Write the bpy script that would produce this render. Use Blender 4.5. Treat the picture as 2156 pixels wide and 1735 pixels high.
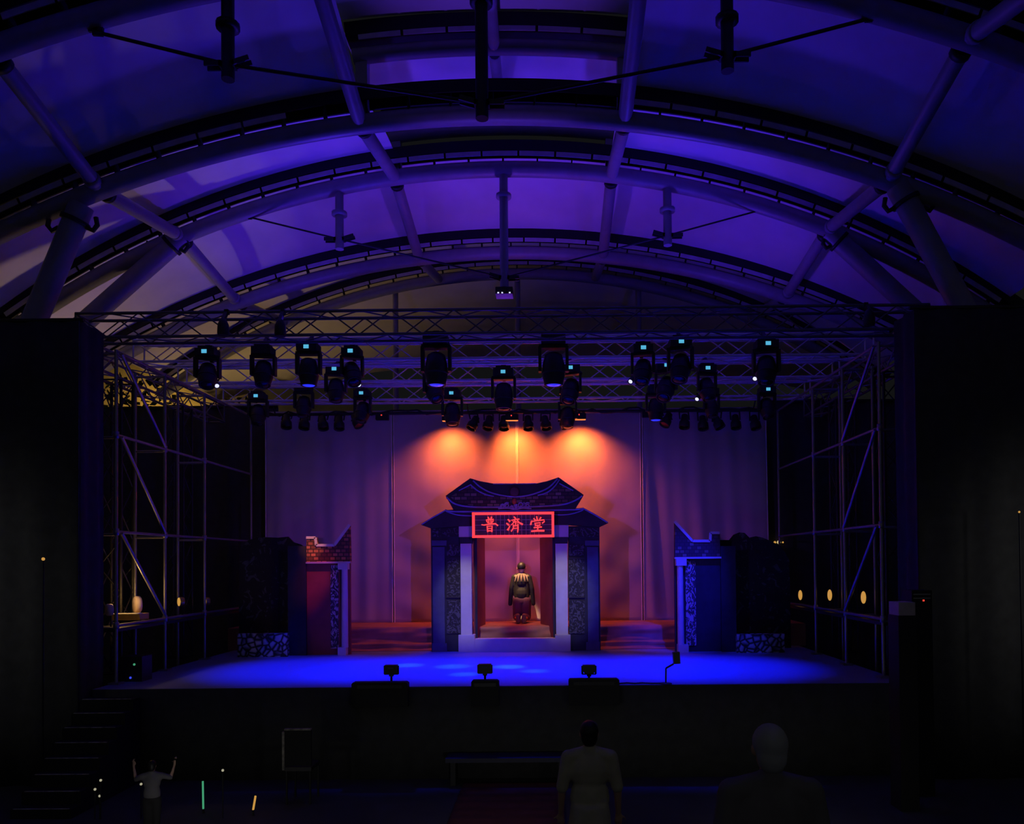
import bpy, math, random
from mathutils import Vector, Matrix
random.seed(7)
PI = math.pi
C = bpy.context.scene.collection
SC = bpy.context.scene
for o in list(bpy.data.objects):
    bpy.data.objects.remove(o)

# ------------------------------------------------------------------ camera
W, H, F = 2156, 1735, 1650.0
CAMX, CAMZ = 0.8158, 1.7557
YAW, PITCH, ROLL = 0.0049, 0.0171, 0.0090
SHX, SHY = 77.77, 288.38
def _r3(axis, a): return Matrix.Rotation(a, 3, axis)
# columns of RW: camera right / forward / up in the world
RW = _r3('Z', YAW) @ _r3('X', PITCH) @ _r3('Y', ROLL)
cam_d = bpy.data.cameras.new('camera'); cam = bpy.data.objects.new('camera', cam_d); C.objects.link(cam)
cam.matrix_world = Matrix.Translation((CAMX, 0, CAMZ)) @ (RW @ _r3('X', PI / 2)).to_4x4()
cam_d.sensor_fit = 'HORIZONTAL'; cam_d.sensor_width = 36.0
cam_d.lens = F * 36.0 / W
cam_d.shift_x = -SHX / W; cam_d.shift_y = SHY / W
cam_d.clip_start = 0.05; cam_d.clip_end = 300
SC.camera = cam
def ray(px, py):
    return RW @ Vector(((px - W / 2 - SHX) / F, 1.0, -(py - H / 2 - SHY) / F))
def at(px, py, Y):           # the place at depth Y seen at a pixel of the photograph
    d = ray(px, py); t = Y / d.y
    return Vector((CAMX + d.x * t, Y, CAMZ + d.z * t))
def on(px, py, Z):           # the place on the level plane Z
    d = ray(px, py); t = (Z - CAMZ) / d.z
    return Vector((CAMX + d.x * t, d.y * t, Z))

# ------------------------------------------------------------------ view, world
vs = SC.view_settings
SC.display_settings.display_device = 'sRGB'
vs.view_transform = 'Standard'; vs.look = 'None'; vs.exposure = 0.0; vs.gamma = 1.0; vs.use_curve_mapping = False
world = bpy.data.worlds.new('night_sky'); SC.world = world; world.use_nodes = True
nt = world.node_tree; nt.nodes.clear()
wo = nt.nodes.new('ShaderNodeOutputWorld'); bg = nt.nodes.new('ShaderNodeBackground')
tc = nt.nodes.new('ShaderNodeTexCoord'); sep = nt.nodes.new('ShaderNodeSeparateXYZ')
mr = nt.nodes.new('ShaderNodeMapRange'); mixc = nt.nodes.new('ShaderNodeMix'); mixc.data_type = 'RGBA'
nt.links.new(tc.outputs['Generated'], sep.inputs[0]); nt.links.new(sep.outputs['Y'], mr.inputs['Value'])
mr.inputs['From Min'].default_value = -1.0; mr.inputs['From Max'].default_value = 0.1
nt.links.new(mr.outputs[0], mixc.inputs['Factor'])
mixc.inputs[6].default_value = (0.030, 0.031, 0.033, 1)      # added glow behind the audience, lifts the blacks
mixc.inputs[7].default_value = (0.0050, 0.0052, 0.0056, 1)   # dark sky beyond the stage
nt.links.new(mixc.outputs[2], bg.inputs['Color']); bg.inputs['Strength'].default_value = 1.0
nt.links.new(bg.outputs[0], wo.inputs['Surface'])

# ------------------------------------------------------------------ lights
def aim(o, target):
    o.rotation_euler = (Vector(target) - o.location).to_track_quat('-Z', 'Y').to_euler()
def spot(name, loc, target, power, color, angle=40, blend=0.6, radius=0.06):
    d = bpy.data.lights.new(name, 'SPOT'); d.energy = power; d.color = color
    d.spot_size = math.radians(angle); d.spot_blend = blend; d.shadow_soft_size = radius
    o = bpy.data.objects.new(name, d); C.objects.link(o); o.location = loc; aim(o, target); return o
def point(name, loc, power, color, radius=0.05):
    d = bpy.data.lights.new(name, 'POINT'); d.energy = power; d.color = color; d.shadow_soft_size = radius
    o = bpy.data.objects.new(name, d); C.objects.link(o); o.location = loc; return o

GY, PY, BY = 15.6, 16.04, 17.4      # gate front, platform edge, backdrop
PZ = 0.453                          # platform height
BLUE = (0.0025, 0.009, 1.0)
# blue washes from the moving heads straight down onto the deck
BLUE_SPOTS = [(-3.4, 13.2, -3.2, 13.2, 2000), (-1.9, 12.9, -1.6, 13.0, 2100), (0.1, 12.9, 0.2, 13.0, 2100),
              (1.9, 12.9, 2.0, 13.0, 2000), (3.4, 13.0, 3.3, 13.0, 2200), (-0.7, 14.0, -0.6, 14.2, 1100)]
for i, (x, y, tx, ty, pw) in enumerate(BLUE_SPOTS):
    spot('blue_wash', (x, y, 4.75), (tx, ty, 0), pw, BLUE, 50, 0.9, 0.08)
spot('blue_wash', (3.75, 12.35, 4.95), (3.40, 15.2, 1.3), 1500, (0.004, 0.012, 1.0), 24, 0.8, 0.06)     # catches the dark tiled wing
spot('blue_wash', (3.2, 12.6, 4.7), (1.45, 15.6, 1.1), 420, (0.06, 0.09, 1.0), 14, 0.5, 0.03)      # and the gate's edge column
spot('blue_wash', (-3.0, 12.6, 4.7), (-1.5, 15.6, 0.9), 160, (0.03, 0.05, 1.0), 14, 0.8, 0.05)
spot('blue_wash', (-3.2, 12.2, 4.7), (-4.35, 14.95, 0.25), 420, (0.01, 0.02, 1.0), 11, 1.0, 0.05)   # rubble walls
spot('blue_wash', (3.4, 12.2, 4.7), (4.45, 14.95, 0.25), 420, (0.01, 0.02, 1.0), 11, 1.0, 0.05)
# pale cyan pencils that leave streaks on the blue floor
for tx, ty, pw, an in ((0.05, 13.25, 1500, 8), (-0.9, 13.35, 900, 9), (-1.7, 13.55, 900, 8), (0.5, 12.7, 800, 7), (-0.6, 12.4, 800, 7)):
    spot('cyan_beam', (tx * 0.6, 13.2, 4.75), (tx, ty, 0), pw, (0.03, 0.30, 1.0), an, 1.0, 0.05)
# amber flood boxes washing down the curtain
for px in (945, 1082, 1222):
    p = at(px, 884, 16.86)
    spot('amber_flood', p + Vector((0, -0.02, -0.04)), (p.x, BY, p.z - 0.70), 62, (1.0, 0.20, 0.034), 74, 1.0, 0.04)
    spot('amber_flood', p + Vector((0, -0.02, -0.04)), (p.x, BY, p.z - 1.1), 235, (1.0, 0.145, 0.024), 126, 1.0, 0.04)
# violet side booms in the house, throwing the gate's shadow on the curtain
spot('violet_boom', (-3.0, 4.2, 3.4), (2.7, BY, 1.75), 1200, (0.26, 0.055, 1.0), 28, 1.0, 0.06)
spot('violet_boom', (3.0, 4.2, 3.4), (-2.7, BY, 1.75), 1200, (0.30, 0.055, 1.0), 28, 1.0, 0.06)
# magenta heads over the gate, onto the lower curtain
spot('magenta_wash', (-0.9, 15.5, 5.0), (-0.2, BY, 1.6), 60, (1.0, 0.05, 0.22), 60, 1.0, 0.08)
spot('magenta_wash', (1.1, 15.5, 5.0), (0.4, BY, 1.6), 75, (1.0, 0.06, 0.14), 60, 1.0, 0.08)
# pale front light on the gate pillars, warm key on the kneeling person
spot('lavender_key', (-1.15, 10.6, 5.5), (-0.93, GY, 0.95), 560, (1.0, 0.84, 0.62), 13, 0.7, 0.05)
spot('lavender_key', (1.25, 10.6, 5.5), (1.02, GY, 1.05), 560, (1.0, 0.84, 0.66), 13, 0.7, 0.05)
spot('warm_key', (-0.45, 15.8, 4.95), (0.10, 16.95, 1.46), 1900, (1.0, 0.62, 0.28), 9, 0.6, 0.03)
# wine red spot on the orange tiled wing
spot('red_wash', (-2.2, 12.8, 4.8), (-3.86, 15.25, 1.45), 420, (1.0, 0.10, 0.20), 11, 1.0, 0.05)
spot('orange_wash', (-2.6, 13.0, 4.8), (-3.85, 15.25, 2.15), 700, (1.0, 0.30, 0.12), 9, 0.6, 0.05)
# added violet and blue fills for deck light bounced up to the roof
spot('roof_bounce_fill', (-2.6, 13.4, 5.75), (-1.9, 11.0, 8.6), 205, (0.065, 0.022, 1.0), 150, 1.0, 0.1)
spot('roof_bounce_fill', (2.6, 13.4, 5.75), (1.9, 11.0, 8.6), 205, (0.065, 0.022, 1.0), 150, 1.0, 0.1)
spot('roof_bounce_fill', (0.0, 14.2, 5.75), (0.0, 14.6, 8.6), 150, (0.17, 0.035, 1.0), 120, 1.0, 0.1)
spot('roof_bounce_fill', (-0.16, 11.12, 0.33), (0.0, 10.25, 9.8), 900, (0.16, 0.045, 1.0), 26, 1.0, 0.1)  # added fill for the vent fabric; no fixture points up here
for sx in (-1, 1):
    spot('roof_bounce_fill', (sx * 4.0, 14.3, 5.75), (sx * 4.4, 14.6, 8.3), 90, (0.09, 0.02, 1.0), 160, 1.0, 0.1)
# sodium street lights outside the hall, on one side
spot('street_light', (-9.8, 16.6, 1.2), (-8.1, 14.4, 6.5), 330, (1.0, 0.64, 0.42), 60, 1.0, 0.15)
spot('street_light', (-11.6, 22.7, 6.4), (-11.7, 25.0, 5.8), 170, (1.0, 0.66, 0.16), 150, 1.0, 0.15)
spot('street_light', (-9.6, 20.3, 1.4), (-7.2, 19.6, 6.6), 420, (1.0, 0.62, 0.22), 66, 1.0, 0.15)
# added dim fills without fixtures, lifting skirt, ground and draped towers
for x, pw in ((-3.0, 5), (0.0, 11), (3.4, 11)):
    spot('skirt_fill', (x, 7.6, -0.85), (x, 11.2, -0.95), pw, (1.0, 0.98, 0.95), 120, 1.0, 0.1)
spot('tower_fill', (-9.2, 7.5, 2.2), (-8.2, 11.0, 1.6), 75, (1.0, 0.98, 0.97), 75, 1.0, 0.2)
spot('tower_fill', (9.2, 7.5, 2.2), (8.4, 11.0, 1.6), 75, (1.0, 0.98, 0.97), 75, 1.0, 0.2)

# ------------------------------------------------------------------ materials
def mat(name, col, rough=0.6, metal=0.0, emit=None, estr=0.0, var=0.12, scale=6.0, bump=0.0, spec=0.5):
    m = bpy.data.materials.new(name); m.use_nodes = True
    n = m.node_tree.nodes; l = m.node_tree.links; b = n['Principled BSDF']
    b.inputs['Roughness'].default_value = rough; b.inputs['Metallic'].default_value = metal
    b.inputs['Specular IOR Level'].default_value = spec
    if emit:
        b.inputs['Base Color'].default_value = (*col, 1)
        b.inputs['Emission Color'].default_value = (*emit, 1); b.inputs['Emission Strength'].default_value = estr
        return m
    t = n.new('ShaderNodeTexCoord'); ns = n.new('ShaderNodeTexNoise'); ns.inputs['Scale'].default_value = scale; ns.inputs['Detail'].default_value = 4
    l.new(t.outputs['Object'], ns.inputs['Vector'])
    r = n.new('ShaderNodeValToRGB'); l.new(ns.outputs['Fac'], r.inputs['Fac'])
    r.color_ramp.elements[0].position = 0.3; r.color_ramp.elements[1].position = 0.7
    r.color_ramp.elements[0].color = (*[c * (1 - var) for c in col], 1)
    r.color_ramp.elements[1].color = (*[min(1, c * (1 + var)) for c in col], 1)
    l.new(r.outputs[0], b.inputs['Base Color'])
    if bump:
        bp = n.new('ShaderNodeBump'); bp.inputs['Strength'].default_value = bump; bp.inputs['Distance'].default_value = 0.02
        l.new(ns.outputs['Fac'], bp.inputs['Height']); l.new(bp.outputs[0], b.inputs['Normal'])
    return m
def mat_carved(name, dark, pale, scale, cut=0.56, stretch=(1, 1, 1)):
    """painted relief: pale scrolls and figures on a dark ground"""
    m = bpy.data.materials.new(name); m.use_nodes = True
    n = m.node_tree.nodes; l = m.node_tree.links; b = n['Principled BSDF']; b.inputs['Roughness'].default_value = 0.7
    t = n.new('ShaderNodeTexCoord'); mp = n.new('ShaderNodeMapping'); mp.inputs['Scale'].default_value = stretch
    ns = n.new('ShaderNodeTexNoise'); ns.inputs['Scale'].default_value = scale; ns.inputs['Detail'].default_value = 3; ns.inputs['Distortion'].default_value = 2.5
    r = n.new('ShaderNodeValToRGB'); r.color_ramp.elements[0].position = cut - 0.02; r.color_ramp.elements[1].position = cut + 0.03
    r.color_ramp.elements[0].color = (*dark, 1); r.color_ramp.elements[1].color = (*pale, 1)
    l.new(t.outputs['Object'], mp.inputs[0]); l.new(mp.outputs[0], ns.inputs['Vector']); l.new(ns.outputs['Fac'], r.inputs['Fac']); l.new(r.outputs[0], b.inputs['Base Color'])
    bp = n.new('ShaderNodeBump'); bp.inputs['Strength'].default_value = 0.5; bp.inputs['Distance'].default_value = 0.02
    l.new(ns.outputs['Fac'], bp.inputs['Height']); l.new(bp.outputs[0], b.inputs['Normal'])
    return m
def mat_brick(name, c1, c2, mortar, scale, bw, rh, msize=0.03, contrast_bias=0.0):
    m = bpy.data.materials.new(name); m.use_nodes = True
    n = m.node_tree.nodes; l = m.node_tree.links; b = n['Principled BSDF']; b.inputs['Roughness'].default_value = 0.75
    t = n.new('ShaderNodeTexCoord'); mp = n.new('ShaderNodeMapping'); mp.inputs['Rotation'].default_value = (PI / 2, 0, 0)
    k = n.new('ShaderNodeTexBrick'); k.inputs['Scale'].default_value = scale; k.inputs['Brick Width'].default_value = bw; k.inputs['Row Height'].default_value = rh
    k.inputs['Mortar Size'].default_value = msize; k.inputs['Bias'].default_value = contrast_bias
    k.inputs['Color1'].default_value = (*c1, 1); k.inputs['Color2'].default_value = (*c2, 1); k.inputs['Mortar'].default_value = (*mortar, 1)
    l.new(t.outputs['Object'], mp.inputs[0]); l.new(mp.outputs[0], k.inputs['Vector']); l.new(k.outputs['Color'], b.inputs['Base Color'])
    return m
def mat_stone(name, dark, pale, scale):
    m = bpy.data.materials.new(name); m.use_nodes = True
    n = m.node_tree.nodes; l = m.node_tree.links; b = n['Principled BSDF']; b.inputs['Roughness'].default_value = 0.8
    t = n.new('ShaderNodeTexCoord'); v = n.new('ShaderNodeTexVoronoi'); v.feature = 'DISTANCE_TO_EDGE'; v.inputs['Scale'].default_value = scale
    r = n.new('ShaderNodeValToRGB'); r.color_ramp.elements[0].position = 0.05; r.color_ramp.elements[1].position = 0.22
    r.color_ramp.elements[0].color = (*dark, 1); r.color_ramp.elements[1].color = (*pale, 1)
    l.new(t.outputs['Object'], v.inputs['Vector']); l.new(v.outputs['Distance'], r.inputs['Fac']); l.new(r.outputs[0], b.inputs['Base Color'])
    bp = n.new('ShaderNodeBump'); bp.inputs['Distance'].default_value = 0.03; l.new(v.outputs['Distance'], bp.inputs['Height']); l.new(bp.outputs[0], b.inputs['Normal'])
    return m

M = {
 'membrane': mat('roof_fabric', (0.78, 0.76, 0.76), 0.8, var=0.08, scale=1.3),
 'steel': mat('painted_steel', (0.27, 0.27, 0.285), 0.45, var=0.08),
 'gutter': mat('black_rubber', (0.012, 0.012, 0.013), 0.8),
 'lace': mat('pale_lacing', (0.55, 0.53, 0.55), 0.6),
 'cable': mat('dark_cable', (0.03, 0.03, 0.035), 0.5, 0.5),
 'alu': mat('truss_aluminium', (0.72, 0.72, 0.74), 0.38, 0.45, var=0.06),
 'alu_dark': mat('dark_aluminium', (0.16, 0.16, 0.17), 0.45, 0.6, var=0.06),
 'galv': mat('galvanized_pipe', (0.30, 0.30, 0.32), 0.4, 0.7),
 'black': mat('black_plastic', (0.018, 0.018, 0.019), 0.5),
 'drape': mat('black_drape', (0.060, 0.060, 0.061), 0.95, spec=0.05),
 'ground': mat('dark_paving', (0.055, 0.054, 0.053), 0.9, scale=2.0),
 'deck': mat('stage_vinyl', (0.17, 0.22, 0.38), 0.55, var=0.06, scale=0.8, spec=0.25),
 'curtain': mat('grey_curtain', (0.46, 0.42, 0.43), 0.9, var=0.05, scale=2.0, spec=0.1),
 'hem': mat('lit_hem', (0.72, 0.68, 0.68), 0.85, spec=0.1),  # paler than the curtain: light on the raised edges put into colour
 'clothred': mat('rust_cloth', (0.34, 0.15, 0.13), 0.85, var=0.2, scale=3.0, bump=0.15),
 'navy': mat('navy_paint', (0.012, 0.014, 0.030), 0.7, var=0.3, scale=5.0),
 'maroon': mat('dark_maroon', (0.07, 0.022, 0.022), 0.6),
 'brass': mat('brass', (0.55, 0.38, 0.15), 0.35, 0.7),
 'dimwhite': mat('dim_white_lamp', (0.3, 0.3, 0.25), 0.5, emit=(0.8, 0.75, 0.5), estr=0.45),
 'amberpale': mat('pale_amber_lamp', (0.3, 0.3, 0.2), 0.5, emit=(0.8, 0.65, 0.3), estr=0.7),
 'navycol': mat('slate_blue_paint', (0.050, 0.058, 0.13), 0.6, var=0.15),
 'greypaint': mat('pale_grey_paint', (0.52, 0.50, 0.52), 0.6, var=0.06),
 'redpaint': mat('dark_red_paint', (0.22, 0.045, 0.05), 0.7, var=0.2, scale=2.5),
 'roofdark': mat('dark_tile_paint', (0.016, 0.014, 0.022), 0.7, var=0.4, scale=4.0),
 'blueline': mat('blue_paint_line', (0.22, 0.22, 0.50), 0.6, var=0.2),
 'tiles': mat_brick('painted_roof_tiles', (0.05, 0.028, 0.022), (0.36, 0.27, 0.20), (0.012, 0.010, 0.012), 7.0, 0.9, 0.5, 0.07, -0.4),
 'tiles_orange': mat_brick('orange_roof_tiles', (0.10, 0.035, 0.020), (0.55, 0.20, 0.09), (0.05, 0.020, 0.015), 7.5, 0.8, 0.55, 0.09, -0.1),
 'tiles_dark': mat_brick('dark_roof_tiles', (0.05, 0.03, 0.04), (0.42, 0.38, 0.36), (0.03, 0.02, 0.03), 8.5, 0.8, 0.6, 0.09, -0.62),
 'carved': mat_carved('carved_panel_paint', (0.008, 0.008, 0.012), (0.07, 0.07, 0.09), 9.0, 0.53),
 'carved_light': mat_carved('carved_strip_paint', (0.035, 0.035, 0.05), (0.42, 0.40, 0.44), 11.0, 0.52, (1, 1, 0.6)),
 'stone': mat_stone('rubble_paint', (0.015, 0.016, 0.02), (0.50, 0.50, 0.52), 8.0),
 'foliage_flat': mat_carved('painted_foliage', (0.006, 0.008, 0.008), (0.06, 0.075, 0.07), 4.0, 0.60),
 'neon': mat('red_neon', (0.5, 0.02, 0.02), 0.5, emit=(1.0, 0.058, 0.062), estr=1.0),
 'neon_glyph': mat('red_lit_letters', (0.5, 0.02, 0.02), 0.5, emit=(1.0, 0.060, 0.055), estr=1.0),
 'lattice': mat('brass_lattice', (0.30, 0.24, 0.22), 0.5),
 'signback': mat('sign_back', (0.030, 0.026, 0.040), 0.6),
 'display': mat('cyan_display', (0.02, 0.05, 0.06), 0.3, emit=(0.10, 0.50, 0.78), estr=0.9),
 'bluelens': mat('lit_blue_lens', (0.01, 0.01, 0.05), 0.2, emit=(0.02, 0.03, 1.0), estr=1.1),
 'lens': mat('dark_lens', (0.02, 0.02, 0.025), 0.1),
 'redled': mat('red_led', (0.1, 0, 0), 0.4, emit=(1.0, 0.06, 0.04), estr=0.9),
 'blueled': mat('blue_led', (0, 0, 0.1), 0.4, emit=(0.05, 0.08, 1.0), estr=0.8),
 'greenled': mat('green_led', (0, 0.1, 0.05), 0.4, emit=(0.10, 0.60, 0.30), estr=0.5),
 'whiteled': mat('white_led', (0.3, 0.3, 0.4), 0.4, emit=(0.70, 0.72, 1.0), estr=1.2),
 'amber': mat('amber_lamp', (0.3, 0.2, 0.05), 0.5, emit=(1.0, 0.50, 0.10), estr=0.55),
 'amberflood': mat('amber_flood_glass', (0.3, 0.1, 0.02), 0.4, emit=(1.0, 0.25, 0.06), estr=1.0),
 'rust': mat('rusty_gel', (0.45, 0.09, 0.03), 0.6),
 'skin': mat('skin', (0.55, 0.34, 0.25), 0.55, var=0.05),
 'hair': mat('black_hair', (0.012, 0.010, 0.010), 0.5),
 'greyhair': mat('grey_hair', (0.38, 0.39, 0.42), 0.7),
 'jacket': mat('black_jacket', (0.010, 0.009, 0.009), 0.75, var=0.3, scale=8),
 'yoke': mat('pale_brown_petals', (0.30, 0.22, 0.15), 0.7, var=0.2, scale=8),  # petals and collar on the jacket
 'plum': mat('plum_trousers', (0.07, 0.014, 0.05), 0.8),
 'sole': mat('brown_shoe_sole', (0.15, 0.10, 0.06), 0.7),
 'cream': mat('cream_cloth', (0.45, 0.42, 0.32), 0.9),
 'greyshirt': mat('grey_shirt', (0.16, 0.15, 0.16), 0.9),
 'darkcloth': mat('dark_cloth', (0.025, 0.024, 0.026), 0.9),
 'carpet': mat('red_carpet', (0.12, 0.025, 0.025), 0.95, var=0.2, bump=0.3),
 'blueblack': mat('navy_bench', (0.035, 0.035, 0.07), 0.6),
 'stepedge': mat('pale_mottled_edge', (0.30, 0.28, 0.24), 0.8, var=0.6, scale=14),
 'yellowbox': mat('yellow_case', (0.75, 0.48, 0.12), 0.5),
 'leaf': mat('dark_leaf', (0.10, 0.12, 0.03), 0.6, var=0.4, scale=3),
 'bark': mat('bark', (0.05, 0.04, 0.03), 0.9),
 'ochrewall': mat('ochre_wall', (0.55, 0.42, 0.20), 0.9, var=0.2, scale=2),
 'drumskin': mat('drum_skin', (0.45, 0.38, 0.42), 0.7),
}

# ------------------------------------------------------------------ mesh helpers
class MB:
    def __init__(s): s.v = []; s.f = []; s.sm = []; s.mi = []
    def add(s, vs, fs, smooth=False, mi=0):
        b = len(s.v); s.v += [tuple(v) for v in vs]
        for f in fs: s.f.append(tuple(i + b for i in f)); s.sm.append(smooth); s.mi.append(mi)
        return s
    def box(s, c, d, rz=0.0, M3=None):
        x, y, z = d[0] / 2, d[1] / 2, d[2] / 2
        R = M3 if M3 is not None else _r3('Z', rz)
        c = Vector(c)
        vs = [c + R @ Vector(p) for p in ((-x, -y, -z), (x, -y, -z), (x, y, -z), (-x, y, -z), (-x, -y, z), (x, -y, z), (x, y, z), (-x, y, z))]
        return s.add(vs, [(3, 2, 1, 0), (4, 5, 6, 7), (0, 1, 5, 4), (1, 2, 6, 5), (2, 3, 7, 6), (3, 0, 4, 7)])
    def bar(s, a, b, w, h, up=(0, 0, 1)):
        a, b = Vector(a), Vector(b); t = (b - a).normalized(); u = Vector(up)
        if abs(t.dot(u)) > 0.99: u = Vector((1, 0, 0))
        n = t.cross(u).normalized(); u = n.cross(t)
        return s.box((a + b) / 2, (w, (b - a).length, h), M3=Matrix((n, t, u)).transposed())
    def tube(s, pts, r, n=8, caps=True, smooth=True):
        pts = [Vector(p) for p in pts]
        rr = r if isinstance(r, (list, tuple)) else [r] * len(pts)
        vs = []; k = len(pts); prev = None
        for i, p in enumerate(pts):
            t = (pts[min(i + 1, k - 1)] - pts[max(i - 1, 0)]).normalized()
            if prev is None:
                u = Vector((0, 0, 1)) if abs(t.z) < 0.9 else Vector((1, 0, 0))
                u = (u - t * u.dot(t)).normalized()
            else:
                u = (prev - t * prev.dot(t)).normalized()
            prev = u; w = t.cross(u)
            for j in range(n):
                a = 2 * PI * j / n
                vs.append(p + (u * math.cos(a) + w * math.sin(a)) * rr[i])
        fs = [(i * n + j, i * n + (j + 1) % n, (i + 1) * n + (j + 1) % n, (i + 1) * n + j) for i in range(k - 1) for j in range(n)]
        s.add(vs, fs, smooth)
        if caps:
            s.add(vs[:n], [tuple(reversed(range(n)))]); s.add(vs[-n:], [tuple(range(n))])
        return s
    def lathe(s, c, axis, prof, n=14, smooth=True):
        """prof: list of (distance along axis, radius)"""
        c, ax = Vector(c), Vector(axis).normalized()
        u = Vector((0, 0, 1)) if abs(ax.z) < 0.9 else Vector((1, 0, 0))
        u = (u - ax * u.dot(ax)).normalized(); w = ax.cross(u); vs = []
        for d, r in prof:
            for j in range(n):
                a = 2 * PI * j / n
                vs.append(c + ax * d + (u * math.cos(a) + w * math.sin(a)) * max(r, 1e-4))
        k = len(prof)
        fs = [(i * n + j, i * n + (j + 1) % n, (i + 1) * n + (j + 1) % n, (i + 1) * n + j) for i in range(k - 1) for j in range(n)]
        s.add(vs, fs, smooth)
        s.add(vs[:n], [tuple(reversed(range(n)))]); s.add(vs[-n:], [tuple(range(n))])
        return s
    def ball(s, c, r, n=12, m=8, R=None):
        c = Vector(c); r = r if isinstance(r, (tuple, list)) else (r, r, r); vs = []
        R = R or Matrix.Identity(3)
        for i in range(m + 1):
            th = PI * i / m
            for j in range(n):
                a = 2 * PI * j / n
                vs.append(c + R @ Vector((r[0] * math.sin(th) * math.cos(a), r[1] * math.sin(th) * math.sin(a), r[2] * math.cos(th))))
        fs = [((i + 1) * n + j, (i + 1) * n + (j + 1) % n, i * n + (j + 1) % n, i * n + j) for i in range(m) for j in range(n)]
        return s.add(vs, fs, True)
    def capsule(s, a, b, r0, r1, n=12):
        a, b = Vector(a), Vector(b); L = (b - a).length; pr = []
        for i in range(6): t = PI / 2 * i / 5; pr.append((-r0 * math.cos(t), r0 * math.sin(t)))
        for i in range(6): t = PI / 2 * i / 5; pr.append((L + r1 * math.sin(t), r1 * math.cos(t)))
        return s.lathe(a, b - a, pr, n)
    def prism(s, poly, y0, y1):
        """poly: (x, z) outline, extruded from y0 (towards the audience) to y1"""
        n = len(poly)
        if sum(poly[i][0] * poly[(i + 1) % n][1] - poly[(i + 1) % n][0] * poly[i][1] for i in range(n)) < 0: poly = poly[::-1]
        vs = [(x, y0, z) for x, z in poly] + [(x, y1, z) for x, z in poly]
        fs = [tuple(range(n)), tuple(range(2 * n - 1, n - 1, -1))] + [(i, n + i, n + (i + 1) % n, (i + 1) % n) for i in range(n)]
        return s.add(vs, fs)
    def grid(s, P, nu, nv, smooth=True):
        vs = [P(i / nu, j / nv) for j in range(nv + 1) for i in range(nu + 1)]
        w = nu + 1
        return s.add(vs, [(j * w + i, j * w + i + 1, (j + 1) * w + i + 1, (j + 1) * w + i) for j in range(nv) for i in range(nu)], smooth)
    def sheet(s, P, nu, nv, off, smooth=True):
        """a cloth of real thickness: front grid, back grid moved by off, joined round the rim"""
        off = Vector(off); b = len(s.v); w = nu + 1; N = w * (nv + 1)
        f = [Vector(P(i / nu, j / nv)) for j in range(nv + 1) for i in range(nu + 1)]
        fs = [(j * w + i, j * w + i + 1, (j + 1) * w + i + 1, (j + 1) * w + i) for j in range(nv) for i in range(nu)]
        s.add(f + [p + off for p in f], fs + [tuple(N + k for k in reversed(q)) for q in fs], smooth)
        rim = [i for i in range(w)] + [j * w + nu for j in range(1, nv + 1)] + [nv * w + i for i in range(nu - 1, -1, -1)] + [j * w for j in range(nv - 1, 0, -1)]
        for k in range(len(rim)):
            a, c = rim[k], rim[(k + 1) % len(rim)]
            s.f.append((b + c, b + a, b + N + a, b + N + c)); s.sm.append(False); s.mi.append(0)
        return s
    def build(s, name, m, parent=None, origin=None):
        root = parent
        while root is not None and root.parent is not None: root = root.parent
        o3 = Vector(root.location) if root is not None else Vector(origin or (0, 0, 0))
        me = bpy.data.meshes.new(name)
        me.from_pydata([tuple(Vector(v) - o3) for v in s.v], [], s.f)
        for p, q, k in zip(me.polygons, s.sm, s.mi): p.use_smooth = q; p.material_index = k
        for mm in (m if isinstance(m, (list, tuple)) else [m]): me.materials.append(mm)
        me.update()
        o = bpy.data.objects.new(name, me); C.objects.link(o)
        if parent is not None: o.parent = parent
        else: o.location = o3
        return o
def tag(o, label, cat, group=None, kind=None):
    if label: o['label'] = label
    if cat: o['category'] = cat
    if group: o['group'] = group
    if kind: o['kind'] = kind
    return o
def thing(name, label, cat, loc, group=None):
    o = bpy.data.objects.new(name, None); C.objects.link(o); o.empty_display_size = 0.1
    o.location = Vector(loc); return tag(o, label, cat, group)
def struct(name, mb, m, label=None):
    o = mb.build(name, m); o['kind'] = 'structure'
    if label: o['label'] = label
    return o
def copy_tree(o, loc, label, group=None):
    r = o.copy(); C.objects.link(r); r.location = Vector(loc); r['label'] = label
    if group: r['group'] = group
    for ch in list(o.children):
        c = ch.copy(); C.objects.link(c); c.parent = r
        for g in list(ch.children):
            d = g.copy(); C.objects.link(d); d.parent = c
    return r
ORD = ['first', 'second', 'third', 'fourth', 'fifth', 'sixth', 'seventh', 'eighth']

# ------------------------------------------------------------------ the setting
GZ = -1.30
b = MB(); b.box((0, 10, GZ - 0.05), (70, 60, 0.1)); struct('floor', b, M['ground'], 'dark paved ground in front of and around the stage')
SY = 11.2
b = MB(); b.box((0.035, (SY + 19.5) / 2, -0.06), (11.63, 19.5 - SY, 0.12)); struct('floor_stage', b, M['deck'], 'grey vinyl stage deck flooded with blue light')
b = MB()
b.sheet(lambda u, v: (-5.77 + 11.6 * u, SY - 0.03 + 0.012 * math.sin(u * 170) * (1 - v * 0.7), GZ + (1.297) * v), 240, 2, (0, 0.02, 0))
struct('wall_stage_front', b, M['drape'], 'black cloth skirt below the stage edge')
b = MB(); b.box((0.05, 18.0, PZ / 2), (11.9, 2 * (18.0 - PY - 0.12), PZ)); struct('floor_platform', b, M['clothred'], 'raised platform behind the temple gate')

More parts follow.
